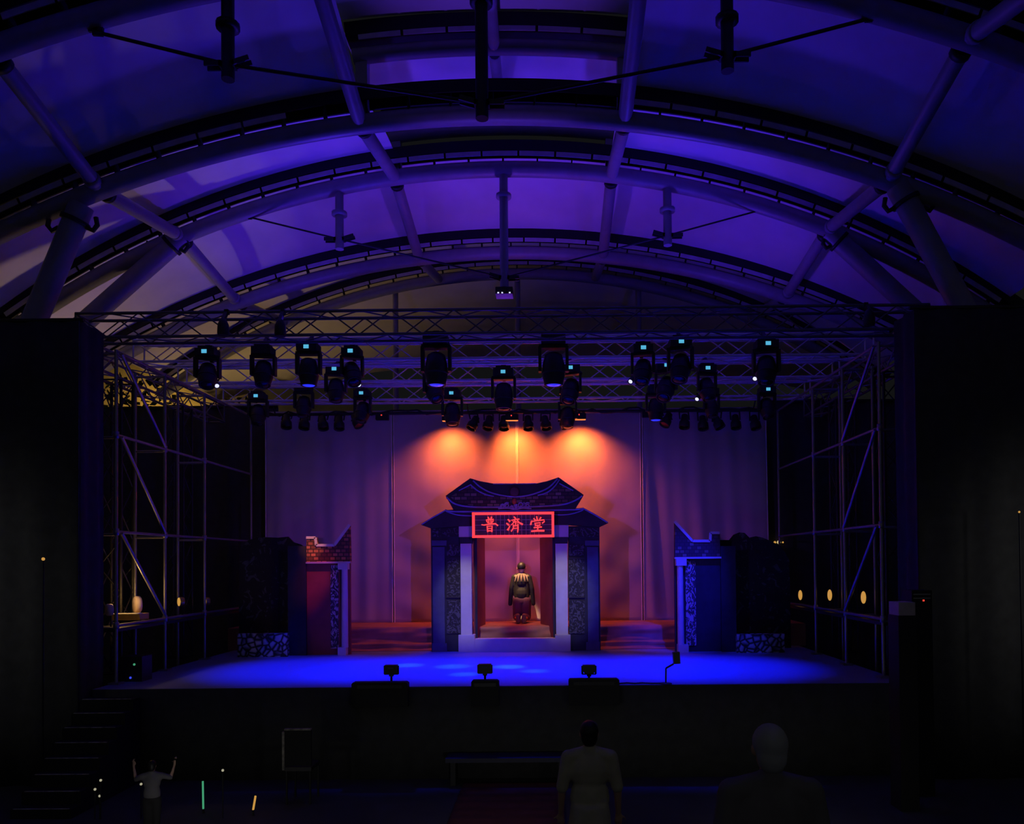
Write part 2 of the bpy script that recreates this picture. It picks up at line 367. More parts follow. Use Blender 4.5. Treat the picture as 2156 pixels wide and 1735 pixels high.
# roof arches: depth, crown height, radius
ARCH = [(9.05, 8.80, 17.0), (11.25, 8.246, 16.42), (13.72, 8.704, 15.0), (16.24, 8.224, 17.0), (19.10, 8.84, 14.7)]
XI, XO = 1.916, 5.71
def az(k, x):
    Y, z, R = ARCH[k]; return z - (R - math.sqrt(R * R - x * x))
def sweep(mb, k, x0, x1, prof, n=60, dz=0.0):
    Y, z, R = ARCH[k]; vs = []; m = len(prof)
    for i in range(n + 1):
        x = x0 + (x1 - x0) * i / n; th = math.asin(x / R); nx, nz = math.sin(th), math.cos(th)
        for dy, dn in prof: vs.append((x + nx * dn, Y + dy, az(k, x) + dz + nz * dn))
    fs = [(i * m + j, (i + 1) * m + j, (i + 1) * m + (j + 1) % m, i * m + (j + 1) % m) for i in range(n) for j in range(m)]
    mb.add(vs, fs); mb.add(vs[:m], [tuple(range(m))]); mb.add(vs[-m:], [tuple(reversed(range(m)))])
    return mb
def arc(k, x0, x1, n=60, dz=0.0): return [(x0 + (x1 - x0) * i / n, ARCH[k][0], az(k, x0 + (x1 - x0) * i / n) + dz) for i in range(n + 1)]
XE = 8.8
TOPZ = 0.44
mem = MB()
def bay(za, Ya, zb, Yb, x0, x1, nu=24, nv=10, up=0.10):
    mem.grid(lambda u, v: (x0 + (x1 - x0) * u, Ya + (Yb - Ya) * v, (za(x0 + (x1 - x0) * u)) * (1 - v) + zb(x0 + (x1 - x0) * u) * v + up * math.sin(PI * v)), nu, nv)
def top(k): return lambda x: az(k, x) + TOPZ
def far(x): return 7.55 - 0.013 * x * x
def near(x): return 8.35 - 0.032 * x * x
G = 0.13
for x0, x1 in ((-XE, -XI), (XI, XE)):
    bay(near, 5.6, top(0), ARCH[0][0] - G, x0, x1)
    for k in range(2): bay(top(k), ARCH[k][0] + G, top(k + 1), ARCH[k + 1][0] - G, x0, x1)
for k in (2, 3): bay(top(k), ARCH[k][0] + G, top(k + 1), ARCH[k + 1][0] - G, -XE, XE, 40)
bay(top(4), ARCH[4][0] + G, far, 22.6, -XE, XE, 40)
struct('ceiling', mem, M['membrane'], 'stretched pale roof fabric lit blue and violet')

names = ['first roof arch from the audience side', 'second roof arch, carrying the ridge vent', 'third roof arch, with thin tie cables', 'fourth roof arch, above the lighting trusses', 'fifth and deepest roof arch behind the trusses']
for k in range(5):
    Y, z, R = ARCH[k]
    a = thing('roof_arch', 'curved steel pipe, ' + names[k], 'roof arch', (0, Y, z), 'curved steel roof arches')
    MB().tube(arc(k, -XE, XE, 80), 0.135, 14).build('arch_pipe', M['steel'], a)
    g = MB()
    sweep(g, k, -XE, XE, [(-0.15, 0.27), (-0.15, 0.45), (0.15, 0.45), (0.15, 0.27), (0.12, 0.27), (0.12, 0.42), (-0.12, 0.42), (-0.12, 0.27)], 80)
    spans = [(-XE + 0.2, -XI - 0.5), (XI, XE - 0.2)] if k in (0, 1) else [(-XE + 0.2, XE - 0.2)]
    for xs, xe in spans:
        l = MB(); x = xs
        while x + 0.6 <= xe:
            sweep(l, k, x, x + 0.60, [(-0.145, 0.175), (-0.145, 0.255), (-0.13, 0.255), (-0.13, 0.175)], 4); x += 0.635
        l.build('edge_lace', M['lace'], a)
    for i in range(29):
        x = -XE + 0.4 + i * (2 * XE - 0.8) / 28
        th = math.asin(x / R)
        g.bar((x, Y, az(k, x)), (x + math.sin(th) * 0.42, Y, az(k, x) + math.cos(th) * 0.42), 0.025, 0.18, (0, 1, 0))
    g.build('gutter_band', M['gutter'], a)
    if k in (0, 2):                                    # cable-tied arches: three hanging struts and a tie cable
        if k == 0: tips = [at(480, 168, Y), at(1015, 250, Y), at(1532, 150, Y)]; ends = [at(196, 66, Y), at(1842, 36, Y)]
        else: tips = [at(715, 525, Y), at(1062, 606, Y), at(1406, 517, Y)]; ends = [at(516, 455, Y), at(1610, 440, Y)]
        nodes = []
        for tp in tips:
            zt = az(k, tp.x); r = 0.075
            st = MB().tube([(tp.x, Y, zt - 0.1), (tp.x, Y, tp.z)], r, 12).build('hanging_strut', M['cable'] if k == 0 else M['steel'], a)
            MB().lathe((tp.x, Y, zt - 0.48), (0, 0, 1), [(-0.03, r), (-0.03, 0.135), (0.03, 0.135), (0.03, r)], 14).build('collar', M['cable'] if k == 0 else M['steel'], st)
            for sx in (-1, 1):
                cl = MB()
                for yy in (-0.05, 0.05):
                    cl.bar((tp.x + sx * 0.06, Y + yy, tp.z + 0.17), (tp.x + sx * 0.26, Y + yy, tp.z + 0.20 - 0.03 * (1 if sx * tp.x > 0 else -1)), 0.02, 0.06)
                cl.box((tp.x + sx * 0.075, Y, tp.z + 0.17), (0.03, 0.12, 0.06)); cl.build('clevis', M['cable'], st)
            nodes.append(Vector((tp.x, Y, tp.z + 0.18)))
        chain = [ends[0]] + nodes + [ends[1]]
        for p, q in zip(chain, chain[1:]):
            MB().tube([p, q], 0.022 if k == 0 else 0.016, 8).build('tie_cable', M['cable'], a)
        for e in ends:
            MB().bar(e, (e.x + (0.12 if e.x < 0 else -0.12), Y, e.z - 0.01), 0.03, 0.1).box((e.x, Y, (e.z + az(k, e.x)) / 2), (0.10, 0.03, abs(az(k, e.x) - e.z) + 0.02)).build('anchor_plate', M['cable'], a)
        if k == 2:
            t = tips[1]
            pr = thing('ceiling_projector', 'small dark projector with white indicator lights under the middle strut', 'projector', (t.x, Y, t.z - 0.2))
            MB().box((t.x, Y, t.z - 0.09), (0.30, 0.28, 0.12)).box((t.x, Y, t.z - 0.015), (0.1, 0.1, 0.04)).build('projector_body', M['black'], pr)
            MB().lathe((t.x, Y - 0.14, t.z - 0.10), (0, -1, 0), [(0, 0.04), (0.05, 0.045)], 12).build('lens_tube', M['lens'], pr)
            for dx in (-0.10, -0.03, 0.10):
                MB().box((t.x + dx, Y - 0.143, t.z - 0.135), (0.028, 0.01, 0.02)).build('indicator_light', M['whiteled'], pr)

# purlins: straight pipes from arch to arch
side = {-XO: 'outer, on the house-left side', -XI: 'inner, on the house-left side', XI: 'inner, on the house-right side', XO: 'outer, on the house-right side'}
for x in (-XO, -XI, XI, XO):
    for k in range(-1, 4):
        if k < 0: p = Vector((x, 5.7, near(x) - 0.42)); where = 'reaching from the audience to the first arch'
        else: p = Vector((x, ARCH[k][0], az(k, x))); where = 'between the %s and %s arches' % (ORD[k], ORD[k + 1])
        q = Vector((x, ARCH[k + 1][0], az(k + 1, x))); d = (q - p).normalized()
        a = thing('roof_purlin', 'straight roof pipe %s, %s' % (where, side[x]), 'roof pipe', p + d * 0.13, 'straight roof pipes')
        MB().tube([p + d * 0.16, q - d * 0.10], 0.105, 12).build('pipe', M['steel'], a)
        MB().lathe(p + d * 0.13, d, [(0, 0.10), (0, 0.125), (0.09, 0.125), (0.09, 0.10)], 14).build('end_collar', M['cable'], a)
        if abs(x) == XO:
            MB().lathe(q - d * 0.24, d, [(0, 0.10), (0, 0.12), (0.08, 0.12), (0.08, 0.10)], 14).build('end_collar', M['steel'], a)

# raised ridge vent over the middle of the roof
rv = thing('ridge_vent', 'raised roof vent on short posts along the roof crown', 'roof vent', (0, ARCH[1][0], ARCH[1][1]))
RH = 1.0
for k, x0 in ((0, -XI), (1, -XI), (2, -XI)):
    Y = ARCH[k][0]
    hz = RH if k == 1 else RH - (ARCH[k][1] - ARCH[1][1]) * 0.6
    MB().tube(arc(k, -XI - 0.1, XI + 0.1, 24, hz), 0.11, 12).build('raised_beam', M['steel'], rv)
    g = MB(); sweep(g, k, -XI - 0.15, XI + 0.15, [(-0.15, 0.22), (-0.15, 0.42), (0.15, 0.42), (0.15, 0.22)], 20, hz); g.build('raised_gutter', M['gutter'], rv)
    l = MB()
    for i in range(6):
        xx = -XI + 0.03 + i * 0.638
        sweep(l, k, xx, xx + 0.6, [(-0.165, 0.135), (-0.165, 0.205), (-0.15, 0.205), (-0.15, 0.135)], 3, hz)
    l.build('raised_lacing', M['lace'], rv)
    for sx in (-1, 1):
        xx = sx * (XI - 0.02)
        MB().box((xx, Y + 0.05, az(k, xx) + hz / 2), (0.17, 0.17, hz)).build('vent_post', M['steel'], rv)
mem2 = MB(); 
def vz(k): return lambda x: az(k, x) + 0.44 + (RH if k == 1 else RH - (ARCH[k][1] - ARCH[1][1]) * 0.6)
def vbay(za, Ya, zb, Yb):
    mem2.grid(lambda u, v: (-XI - 0.3 + (2 * XI + 0.6) * u, Ya + (Yb - Ya) * v, za(-XI + 2 * XI * u) * (1 - v) + zb(-XI + 2 * XI * u) * v), 12, 8)
vbay(lambda x: 9.3, 6.0, vz(0), ARCH[0][0] - G); vbay(vz(0), ARCH[0][0] + G, vz(1), ARCH[1][0] - G); vbay(vz(1), ARCH[1][0] + G, vz(2), ARCH[2][0] - G)
mem2.build('vent_fabric', M['membrane'], rv)
for p, q in ((at(1028, -60, 9.6), at(1040, 95, 11.2)), (at(1041, 112, 11.35), at(1053, 222, 13.6))):
    MB().tube([p, q], 0.085, 12).build('ridge_pipe', M['steel'], rv)

# splayed roof columns
for pts, Y, lab in (((at(172, 432, 11.25), at(62, 700, 11.25)), 11.25, 'splayed column under the second roof arch on the house-left side'),
                    ((at(1890, 392, 11.25), at(2046, 682, 11.25)), 11.25, 'splayed column under the second roof arch on the house-right side'),
                    ((at(384, 497, 13.72), at(165, 690, 13.72)), 13.72, 'splayed column under the third roof arch on the house-left side'),
                    ((at(1745, 488, 13.72), at(1945, 672, 13.72)), 13.72, 'splayed column under the third roof arch on the house-right side')):
    p, q = Vector(pts[0]), Vector(pts[1]); d = (q - p).normalized(); L = (p.z - GZ) / -d.z; e = p + d * L
    a = thing('roof_column', 'leaning steel pipe, ' + lab, 'column', e, 'leaning roof columns')
    MB().tube([p, e], 0.165, 16).build('column_pipe', M['steel'], a)
    MB().lathe(p + d * 0.22, d, [(0, 0.16), (0, 0.20), (0.06, 0.20), (0.06, 0.16)], 16).build('collar', M['cable'], a)
    br = MB()
    for sx in (-1, 1):
        c = p + d * 0.35 + Vector((sx * 0.2, 0, 0))
        br.tube([c, c + Vector((sx * 0.10, 0, -0.05)), c + Vector((sx * 0.16, 0, 0.03)), c + Vector((sx * 0.14, 0, 0.14))], 0.035, 8)
    br.build('hook_bracket', M['cable'], a)
    bs = MB().box((e.x, e.y, GZ + 0.02), (0.7, 0.7, 0.04)); bs.build('base_plate', M['steel'], a)

# posts of the rear gable
for px, lab in ((833, 'house-left one of three posts behind the trusses'), (1090, 'middle one of three posts behind the trusses'), (1345, 'house-right one of three posts behind the trusses')):
    x = at(px, 700, 19.3).x
    a = thing('gable_post', 'slim pale vertical pipe, ' + lab, 'post', (x, 19.3, GZ), 'gable posts behind the trusses')
    MB().tube([(x, 19.3, GZ), (x, 19.3, az(4, x) - 0.05)], 0.07, 12).build('post_pipe', M['steel'], a)
    MB().box((x, 19.3, GZ + 0.02), (0.3, 0.3, 0.04)).build('base_plate', M['steel'], a)

# ------------------------------------------------------------------ lighting trusses
TZ, TH = 5.57, 0.36                                   # top chord height, box size
TY = [11.9, 13.34, 14.92, 16.6]
def truss(name_label, p, q, group, cell=0.48, metal=None):
    metal = metal or M['alu']
    p, q = Vector(p), Vector(q); t = (q - p).normalized(); n = t.cross(Vector((0, 0, 1))).normalized() if abs(t.z) < 0.9 else Vector((1, 0, 0)); u = n.cross(t)
    h = TH / 2; L = (q - p).length; k = max(2, int(round(L / cell)))
    a = thing('lighting_truss', name_label, 'truss', (p + q) / 2, group)
    cor = [(-1, 1), (1, 1), (1, -1), (-1, -1)]
    for i, j in cor: MB().tube([p + n * h * i + u * h * j, q + n * h * i + u * h * j], 0.025, 8).build('chord', metal, a)
    for f in range(4):
        c0, c1 = cor[f], cor[(f + 1) % 4]; l = MB(); z = []
        for s in range(k + 1):
            c = c0 if s % 2 == 0 else c1
            z.append(p + t * (L * s / k) + n * h * c[0] + u * h * c[1])
        for a0, a1 in zip(z, z[1:]): l.tube([a0, a1], 0.011, 6, caps=False)
        for s in (0, k):
            e = p + t * (L * s / k); l.tube([e + n * h * c0[0] + u * h * c0[1], e + n * h * c1[0] + u * h * c1[1]], 0.016, 6, caps=False)
        l.build('lattice_lacing', metal, a)
    return a
tl = ['front box truss across the stage, highest in view', 'second box truss across the stage', 'third box truss across the stage', 'rear box truss across the stage, just before the curtain']
for k in range(4):
    zc = TZ - TH / 2
    x0, x1 = (-6.35, 6.5) if k == 0 else (-6.25, 6.25)
    truss('aluminium ' + tl[k], (x0, TY[k], zc), (x1, TY[k], zc), 'box trusses across the stage', metal=M['alu_dark'] if k == 0 else None)
for sx, w in ((-1, 'left'), (1, 'right')):
    truss('dark side truss joining the cross trusses on the house-%s side' % w, (sx * 6.42, 11.74, TZ - 0.555), (sx * 6.42, 16.8, TZ - 0.55), 'side trusses', metal=M['alu_dark'])
    for Y, wh in ((12.95, 'front'), (15.1, 'rear')):
        truss('upright %s truss tower on the house-%s side of the stage' % (wh, w), (sx * 6.42 - sx * 0.0, Y, 0.0 if True else GZ), (sx * 6.42, Y, TZ - 0.75), 'upright truss towers', 0.45, M['black'])

bt = thing('lighting_batten', 'black horizontal pipe over the curtain carrying the spotlights', 'pipe', (0, 17.0, 5.02))
BZ = at(1083, 868, 17.0).z
bt.location = (0, 17.0, BZ)
MB().tube([(-5.6, 17.0, BZ), (5.6, 17.0, BZ)], 0.035, 10).build('pipe', M['black'], bt)
c = MB(); rnd = random.Random(3)
pts = [(-5.5 + 0.2 * i, 16.97 + rnd.uniform(-0.03, 0.03), BZ + 0.02 + rnd.uniform(-0.06, 0.05)) for i in range(56)]
c.tube(pts, 0.02, 6); c.build('cable_loom', M['cable'], bt)
for x in (-5.2, -3.1, -1.0, 1.0, 3.1, 5.2):
    MB().tube([(x, 17.0, BZ), (x, 16.8, TZ - TH)], 0.015, 6).build('hanger', M['black'], bt)

# ------------------------------------------------------------------ moving heads
def mover(p, label, tilt=0.0, pan=0.0, lit=False, size=1.0, head_drop=0.36, group='moving head lights', disp=True, ty=None):
    """p: centre of the base's display; the head hangs below between the yoke arms"""
    p = Vector(p); s = size
    a = thing('moving_head_light', label, 'stage light', (p.x, p.y + 0.12, p.z + 0.1), group)
    cx, cy, cz = p.x, p.y + 0.14 * s, p.z
    bb = MB(); bb.box((cx, cy, cz), (0.32 * s, 0.26 * s, 0.12 * s)); bb.box((cx, cy, cz + 0.08 * s), (0.24 * s, 0.2 * s, 0.05 * s)); bb.bar((cx, cy, cz + 0.115 * s), (cx, cy + 0.11 * s, cz + 0.115 * s), 0.08 * s, 0.05 * s, (0, 0, 1))
    base = bb.build('base', M['black'], a)
    if disp: MB().box((cx, cy - 0.132 * s, cz), (0.085, 0.008, 0.062)).build('display', M['display'], base)
    zt = TZ if cz + 0.1 > TZ - TH / 2 else TZ - TH
    ca = MB(); ca.bar((cx, cy, cz + 0.09 * s), (cx, ty - TH / 2 - 0.03, zt), 0.06, 0.05); ca.box((cx, ty - TH / 2 - 0.02, zt), (0.05, 0.06, 0.07)); ca.build('clamp', M['black'], a)
    y = MB()
    hc = Vector((cx, cy, cz - head_drop * s))
    R = _r3('Z', pan)
    y.bar(Vector((cx, cy, cz - 0.08 * s)) + R @ Vector((-0.19 * s, 0, 0)), Vector((cx, cy, cz - 0.08 * s)) + R @ Vector((0.19 * s, 0, 0)), 0.13 * s, 0.05 * s)
    for sx in (-1, 1):
        q = R @ Vector((sx * 0.18 * s, 0, 0))
        y.bar(Vector((cx, cy, cz - 0.08 * s)) + q, hc + q - Vector((0, 0, 0.05 * s)), 0.04 * s, 0.11 * s, (0, 1, 0))
    y.build('yoke', M['black'], a)
    d = R @ Vector((0, -math.sin(tilt), -math.cos(tilt)))
    hd = MB().lathe(hc - d * 0.20 * s, d, [(0, 0.07 * s), (0.03 * s, 0.115 * s), (0.15 * s, 0.145 * s), (0.30 * s, 0.15 * s), (0.40 * s, 0.125 * s), (0.43 * s, 0.125 * s), (0.43 * s, 0.105 * s), (0.40 * s, 0.10 * s)], 18).build('head', M['black'], a)
    MB().lathe(hc + d * 0.205 * s, d, [(0, 0.10 * s), (0.012, 0.105 * s), (0.03, 0.08 * s), (0.04, 0.0)], 16).build('lens', M['bluelens'] if lit else M['lens'], hd)
    MB().lathe(hc + d * 0.06 * s, d, [(0, 0.148 * s), (0, 0.158 * s), (0.02 * s, 0.158 * s), (0.02 * s, 0.148 * s)], 18).build('trim_ring', M['black'], hd)
    return a
# (display pixel, truss index, tilt, pan, lit, size)
rows = {
 1: ('second', [((429, 739), .5, .3, 0, 1.0), ((548, 735), .3, .2, 0, 1.0), ((644, 729), .0, 0, 1, 1.05), ((737, 738), .6, .5, 0, 0.95), ((915, 712), .0, 0, 1, 1.25), ((1165, 712), .0, 0, 1, 1.25), ((1355, 731), .5, -.3, 0, 1.0), ((1435, 718), .4, -.4, 0, 1.1), ((1618, 722), .3, -.3, 0, 1.1)]),
 2: ('third', [((703, 776), .3, .2, 0, 1.0), ((910, 776), .7, .6, 0, 1.05), ((1059, 782), .1, 0, 0, 1.15), ((1201, 773), .5, -.4, 0, 1.1), ((1404, 768), .6, -.5, 0, 1.1), ((1491, 774), .4, .3, 0, 1.0)]),
 3: ('rear', [((538, 833), .3, .2, 0, 1.0), ((635, 815), .3, .1, 0, 1.0), ((760, 827), .4, -.3, 0, 1.0), ((950, 827), .3, .2, 0, 1.1), ((1195, 838), .2, -.2, 0, 1.0), ((1382, 819), .0, 0, 1, 1.05), ((1500, 822), .3, .2, 0, 0.9), ((1618, 819), .4, .2, 0, 1.0)]),
}
nodisp = {(548, 735), (915, 712), (1165, 712), (910, 776), (635, 815), (1195, 838), (1500, 822)}
movers_px = []
for k, (nm, lst) in rows.items():
    for i, (px, tilt, pan, lit, s) in enumerate(lst):
        p = at(px[0], px[1], TY[k] - 0.25 - 0.27 * s)
        lab = 'black moving head light %son the %s truss, %s from the left' % ('with glowing blue lens ' if lit else ('' if px in nodisp else 'with cyan display '), nm, ORD[i] if i < 8 else 'last')
        mover(p, lab, tilt, pan, lit, s, disp=px not in nodisp, ty=TY[k])
for i, (px, py) in enumerate([(470, 688), (590, 690), (1830, 668)]):
    p = at(px, py, TY[0] - 0.31)
    a = thing('hanging_lamp', 'small black lamp clamped to the front truss, %s from the left' % ORD[i], 'stage light', p + Vector((0, 0, 0.12)), 'small lamps on the front truss')
    MB().lathe(p + Vector((0, 0, -0.13)), (0, 0, 1), [(0, 0.075), (0.03, 0.085), (0.16, 0.08), (0.24, 0.045), (0.26, 0.02)], 14).build('lamp_body', M['black'], a)
    MB().bar(p + Vector((0, 0, 0.11)), (p.x, TY[0] - TH / 2, TZ), 0.05, 0.05).box((p.x, TY[0] - TH / 2, TZ), (0.06, 0.07, 0.07)).build('clamp', M['black'], a)
for i, (px, py, k, dx) in enumerate([(457, 813, 2, 1), (648, 850, 3, 1), (756, 811, 2, 1), (1327, 804, 2, -1), (1467, 841, 3, -1), (1589, 798, 2, -1)]):
    p = at(px, py, TY[k] - 0.30)
    a = thing('beam_lamp', 'small white lit lamp under a truss, %s of six from the left' % ORD[i], 'stage light', p, 'small white lit lamps under the trusses')
    d = Vector((dx * 0.45, -0.65, -0.6)).normalized()
    MB().lathe(p - d * 0.16, d, [(0, 0.035), (0.02, 0.05), (0.14, 0.055), (0.16, 0.055), (0.16, 0.045), (0.15, 0.045)], 14).build('lamp_body', M['black'], a)
    MB().lathe(p - d * 0.012, d, [(0, 0.043), (0.008, 0.03), (0.012, 0.0)], 12).build('lit_lens', M['whiteled'], a)
    MB().tube([p - d * 0.08, p - d * 0.08 + Vector((0, 0.12, 0.12)), (p.x - d.x * 0.08, TY[k] - TH / 2, max(p.z + 0.14, TZ - TH))], 0.012, 6).build('arm', M['black'], a)

# par cans and flood boxes on the batten
def par(px, py, d, label, group, gel=None, s=1.0):
    p = at(px, py, 16.93); d = Vector(d).normalized()
    a = thing('par_can', label, 'spotlight', (p.x, 17.0, BZ - 0.03), group)
    b0 = p - d * 0.20 * s
    MB().lathe(b0, d, [(0, 0.045 * s), (0.02 * s, 0.07 * s), (0.15 * s, 0.085 * s), (0.19 * s, 0.115 * s), (0.32 * s, 0.118 * s), (0.32 * s, 0.105 * s), (0.28 * s, 0.10 * s)], 12).build('can_body', M['black'], a)
    MB().lathe(b0 + d * 0.275 * s, d, [(0, 0.10 * s), (0.01, 0.10 * s), (0.02, 0.0)], 12).build('lens', gel or M['lens'], a)
    y = MB(); n = d.cross(Vector((0, 1, 0))).normalized()
    for q in (-1, 1): y.bar(b0 + d * 0.12 * s + n * q * 0.10 * s, Vector((p.x + n.x * q * 0.10, 17.0, BZ - 0.03)), 0.03, 0.012, (0, 1, 0))
    y.bar(Vector((p.x + n.x * 0.10, 17.0, BZ - 0.03)), Vector((p.x - n.x * 0.10, 17.0, BZ - 0.03)), 0.03, 0.03)
    y.build('yoke', M['black'], a)
for i, (px, py, dx) in enumerate([(603, 890, .1), (641, 892, 0), (680, 893, .2), (714, 893, .1), (752, 888, .6)]):
    par(px, py, (dx, -0.35, -1), 'black par can over the dark left curtain, %s from the left%s' % (ORD[i], ', with rust gel' if i == 4 else ''), 'par cans over the left curtain', M['rust'] if i == 4 else None)
for i, (px, py, dx) in enumerate([(996, 893, -.45), (1028, 893, -.15), (1061, 893, .0), (1112, 893, .05), (1149, 893, .15), (1188, 890, .5)]):
    par(px, py, (dx, -0.35, -1), 'black par can before the orange glow, %s of six from the left' % ORD[i], 'par cans over the middle curtain')
for i, (px, py, dx) in enumerate([(1403, 886, -.5), (1441, 890, -.1), (1480, 893, 0), (1512, 891, .4), (1549, 891, 0), (1590, 892, .1)]):
    par(px, py, (dx, -0.35, -1), 'black par can over the dark right curtain, %s from the left%s' % (ORD[i], ', with rust gel' if i == 0 else ''), 'par cans over the right curtain', M['rust'] if i == 0 else None)
for i, (px, py, lit, lab) in enumerate([(806, 879, 0, 'dark flood box above the left curtain seam'), (945, 881, 1, 'amber flood box over the first orange hot spot'), (1078, 880, 1, 'amber flood box over the middle hot spot between par cans'), (1220, 878, 1, 'amber flood box over the third orange hot spot'), (1365, 873, 0, 'dark flood box above the right curtain seam')]):
    p = at(px, py, 16.92)
    a = thing('flood_box', 'small black ' + lab, 'flood light', p, 'flood boxes under the pipe')
    MB().prism([(p.x - 0.14, p.z - 0.06), (p.x + 0.14, p.z - 0.06), (p.x + 0.14, p.z + 0.06), (p.x + 0.11, p.z + 0.08), (p.x - 0.11, p.z + 0.08), (p.x - 0.14, p.z + 0.06)], p.y - 0.09, p.y + 0.0).build('housing', M['black'], a)
    MB().box((p.x, p.y - 0.04, p.z - 0.066), (0.26, 0.08, 0.012)).build('flood_glass', M['amberflood'] if lit else M['lens'], a)
    MB().box((p.x - 0.01, p.y - 0.092, p.z + 0.035), (0.026, 0.008, 0.026)).build('indicator_light', M['redled'], a)
    MB().box((p.x, (p.y + 17.0) / 2, BZ - 0.02), (0.05, 0.12, 0.05)).build('clamp', M['black'], a)

# ------------------------------------------------------------------ curtains and cloth
def zc(py, px=1083): return at(px, py, BY).z
CT = zc(862)
def curtain(name, px0, px1, label, seed, amp, zb, lean=0.0, diag=0.0):
    x0, x1 = at(px0, 1100, BY).x, at(px1, 1100, BY).x
    r = random.Random(seed); ph = [r.uniform(0, 6.28) for _ in range(8)]
    def P(u, v):
        x = x0 + (x1 - x0) * u
        z = zb + (CT - zb) * v; w = 1.0 - 0.55 * v
        d = amp * w * (0.5 * math.sin(x * 5.2 + ph[0] + lean * z) + 0.30 * math.sin(x * 9.7 + ph[1] + lean * 1.7 * z) + 0.2 * math.sin(x * 17 + ph[2] + lean * 2 * z))
        d += diag * (1 - v) * (0.5 * math.sin((x + 0.75 * z) * 5.0 + ph[3]) + 0.35 * math.sin((x - 0.9 * z) * 6.3 + ph[4]) + 0.25 * math.sin(x * 3 + z * 9 + ph[5]))
        return (x, BY + d, z)
    a = thing(name, label, 'curtain', ((x0 + x1) / 2, BY, zb), 'backdrop curtains')
    MB().sheet(P, max(24, int((x1 - x0) * 26)), 60, (0, 0.02, 0)).build('cloth', M['curtain'], a)
    for xx, off in ((x0 + 0.012, 0), (x1 - 0.012, 0)):
        u = 0.004 if xx < (x0 + x1) / 2 else 0.996
        MB().tube([(xx, P(u, v / 20)[1] - 0.012, P(u, v / 20)[2]) for v in range(21)], 0.014, 6).build('hem', M['hem'], a)
    return a
curtain('curtain', 559, 827, 'dark blue-lit hanging curtain at the left end of the backdrop', 1, 0.05, PZ)
curtain('curtain', 829, 1089, 'backdrop curtain left of the bright centre seam, lit orange', 2, 0.018, PZ, 0.1, 0.035)
curtain('curtain', 1091, 1351, 'backdrop curtain right of the bright centre seam, lit orange', 3, 0.018, PZ, 0.1, 0.035)
curtain('curtain', 1353, 1617, 'softly folded blue-lit curtain at the right end of the backdrop', 4, 0.085, PZ, 0.35)
cs = MB(); xm = at(1090, 1000, BY).x
cs.sheet(lambda u, v: (xm - 0.022 + 0.044 * u, BY - 0.03 - 0.012 * math.sin(PI * u), PZ + (CT - PZ) * v), 6, 20, (0, 0.03, 0))
tag(cs.build('seam_strip', M['hem'], origin=(xm, BY, PZ)), 'narrow strip painted bright along the lit centre seam of the backdrop', 'cloth strip')

# cloth laid over the step up to the platform
def steps(u, v):
    x = -3.75 + 7.6 * u
    prof = [(15.75, 0.004), (15.84, 0.06), (15.86, 0.135), (15.88, 0.145), (15.95, 0.155), (16.0, 0.30), (16.03, 0.44), (16.06, 0.462), (16.2, PZ + 0.008), (17.3, PZ + 0.008)]
    t = v * (len(prof) - 1); i = min(int(t), len(prof) - 2); f = t - i
    y = prof[i][0] * (1 - f) + prof[i + 1][0] * f; z = prof[i][1] * (1 - f) + prof[i + 1][1] * f
    if z > 0.02 and y < 16.3: y += 0.015 * math.sin(x * 2.3 + z * 30) + 0.010 * math.sin(x * 5.1 - z * 42); z += 0.006 * math.sin(x * 3.7 + y * 9)
    return (x, y, z)
m = MB(); m.sheet(steps, 150, 54, (0, 0.012, -0.004)); tag(m.build('step_cloth', M['clothred'], origin=(0, PY, 0.0)), 'rust coloured cloth draped in ripples over the platform step', 'cloth')

# ------------------------------------------------------------------ painted temple gate
def xz(px, py, Y): p = at(px, py, Y); return (p.x, p.z)
def poly(pts, Y): return [xz(a, b, Y) for a, b in pts]
def rect(mb, px0, py0, px1, py1, y0, y1): return mb.prism(poly([(px0, py1), (px1, py1), (px1, py0), (px0, py0)], y0), y0, y1)
def line(mb, pts, Y, r=0.018, n=6, sub=6):
    P = [at(a, b, Y) for a, b in pts]; out = []
    for i in range(len(P) - 1):
        p0, p1, p2, p3 = P[max(i - 1, 0)], P[i], P[i + 1], P[min(i + 2, len(P) - 1)]
        for j in range(sub):
            t = j / sub
            out.append(0.5 * ((2 * p1) + (p2 - p0) * t + (2 * p0 - 5 * p1 + 4 * p2 - p3) * t * t + (3 * p1 - p0 - 3 * p2 + p3) * t ** 3))
    out.append(P[-1]); return mb.tube(out, r, n)
g0 = on(1083, 1371, 0.0)
gate = thing('temple_gate', 'painted temple gate set piece with two tiered tile roof and grey pillars', 'stage gate', (g0.x, GY, 0))
gb = 1373
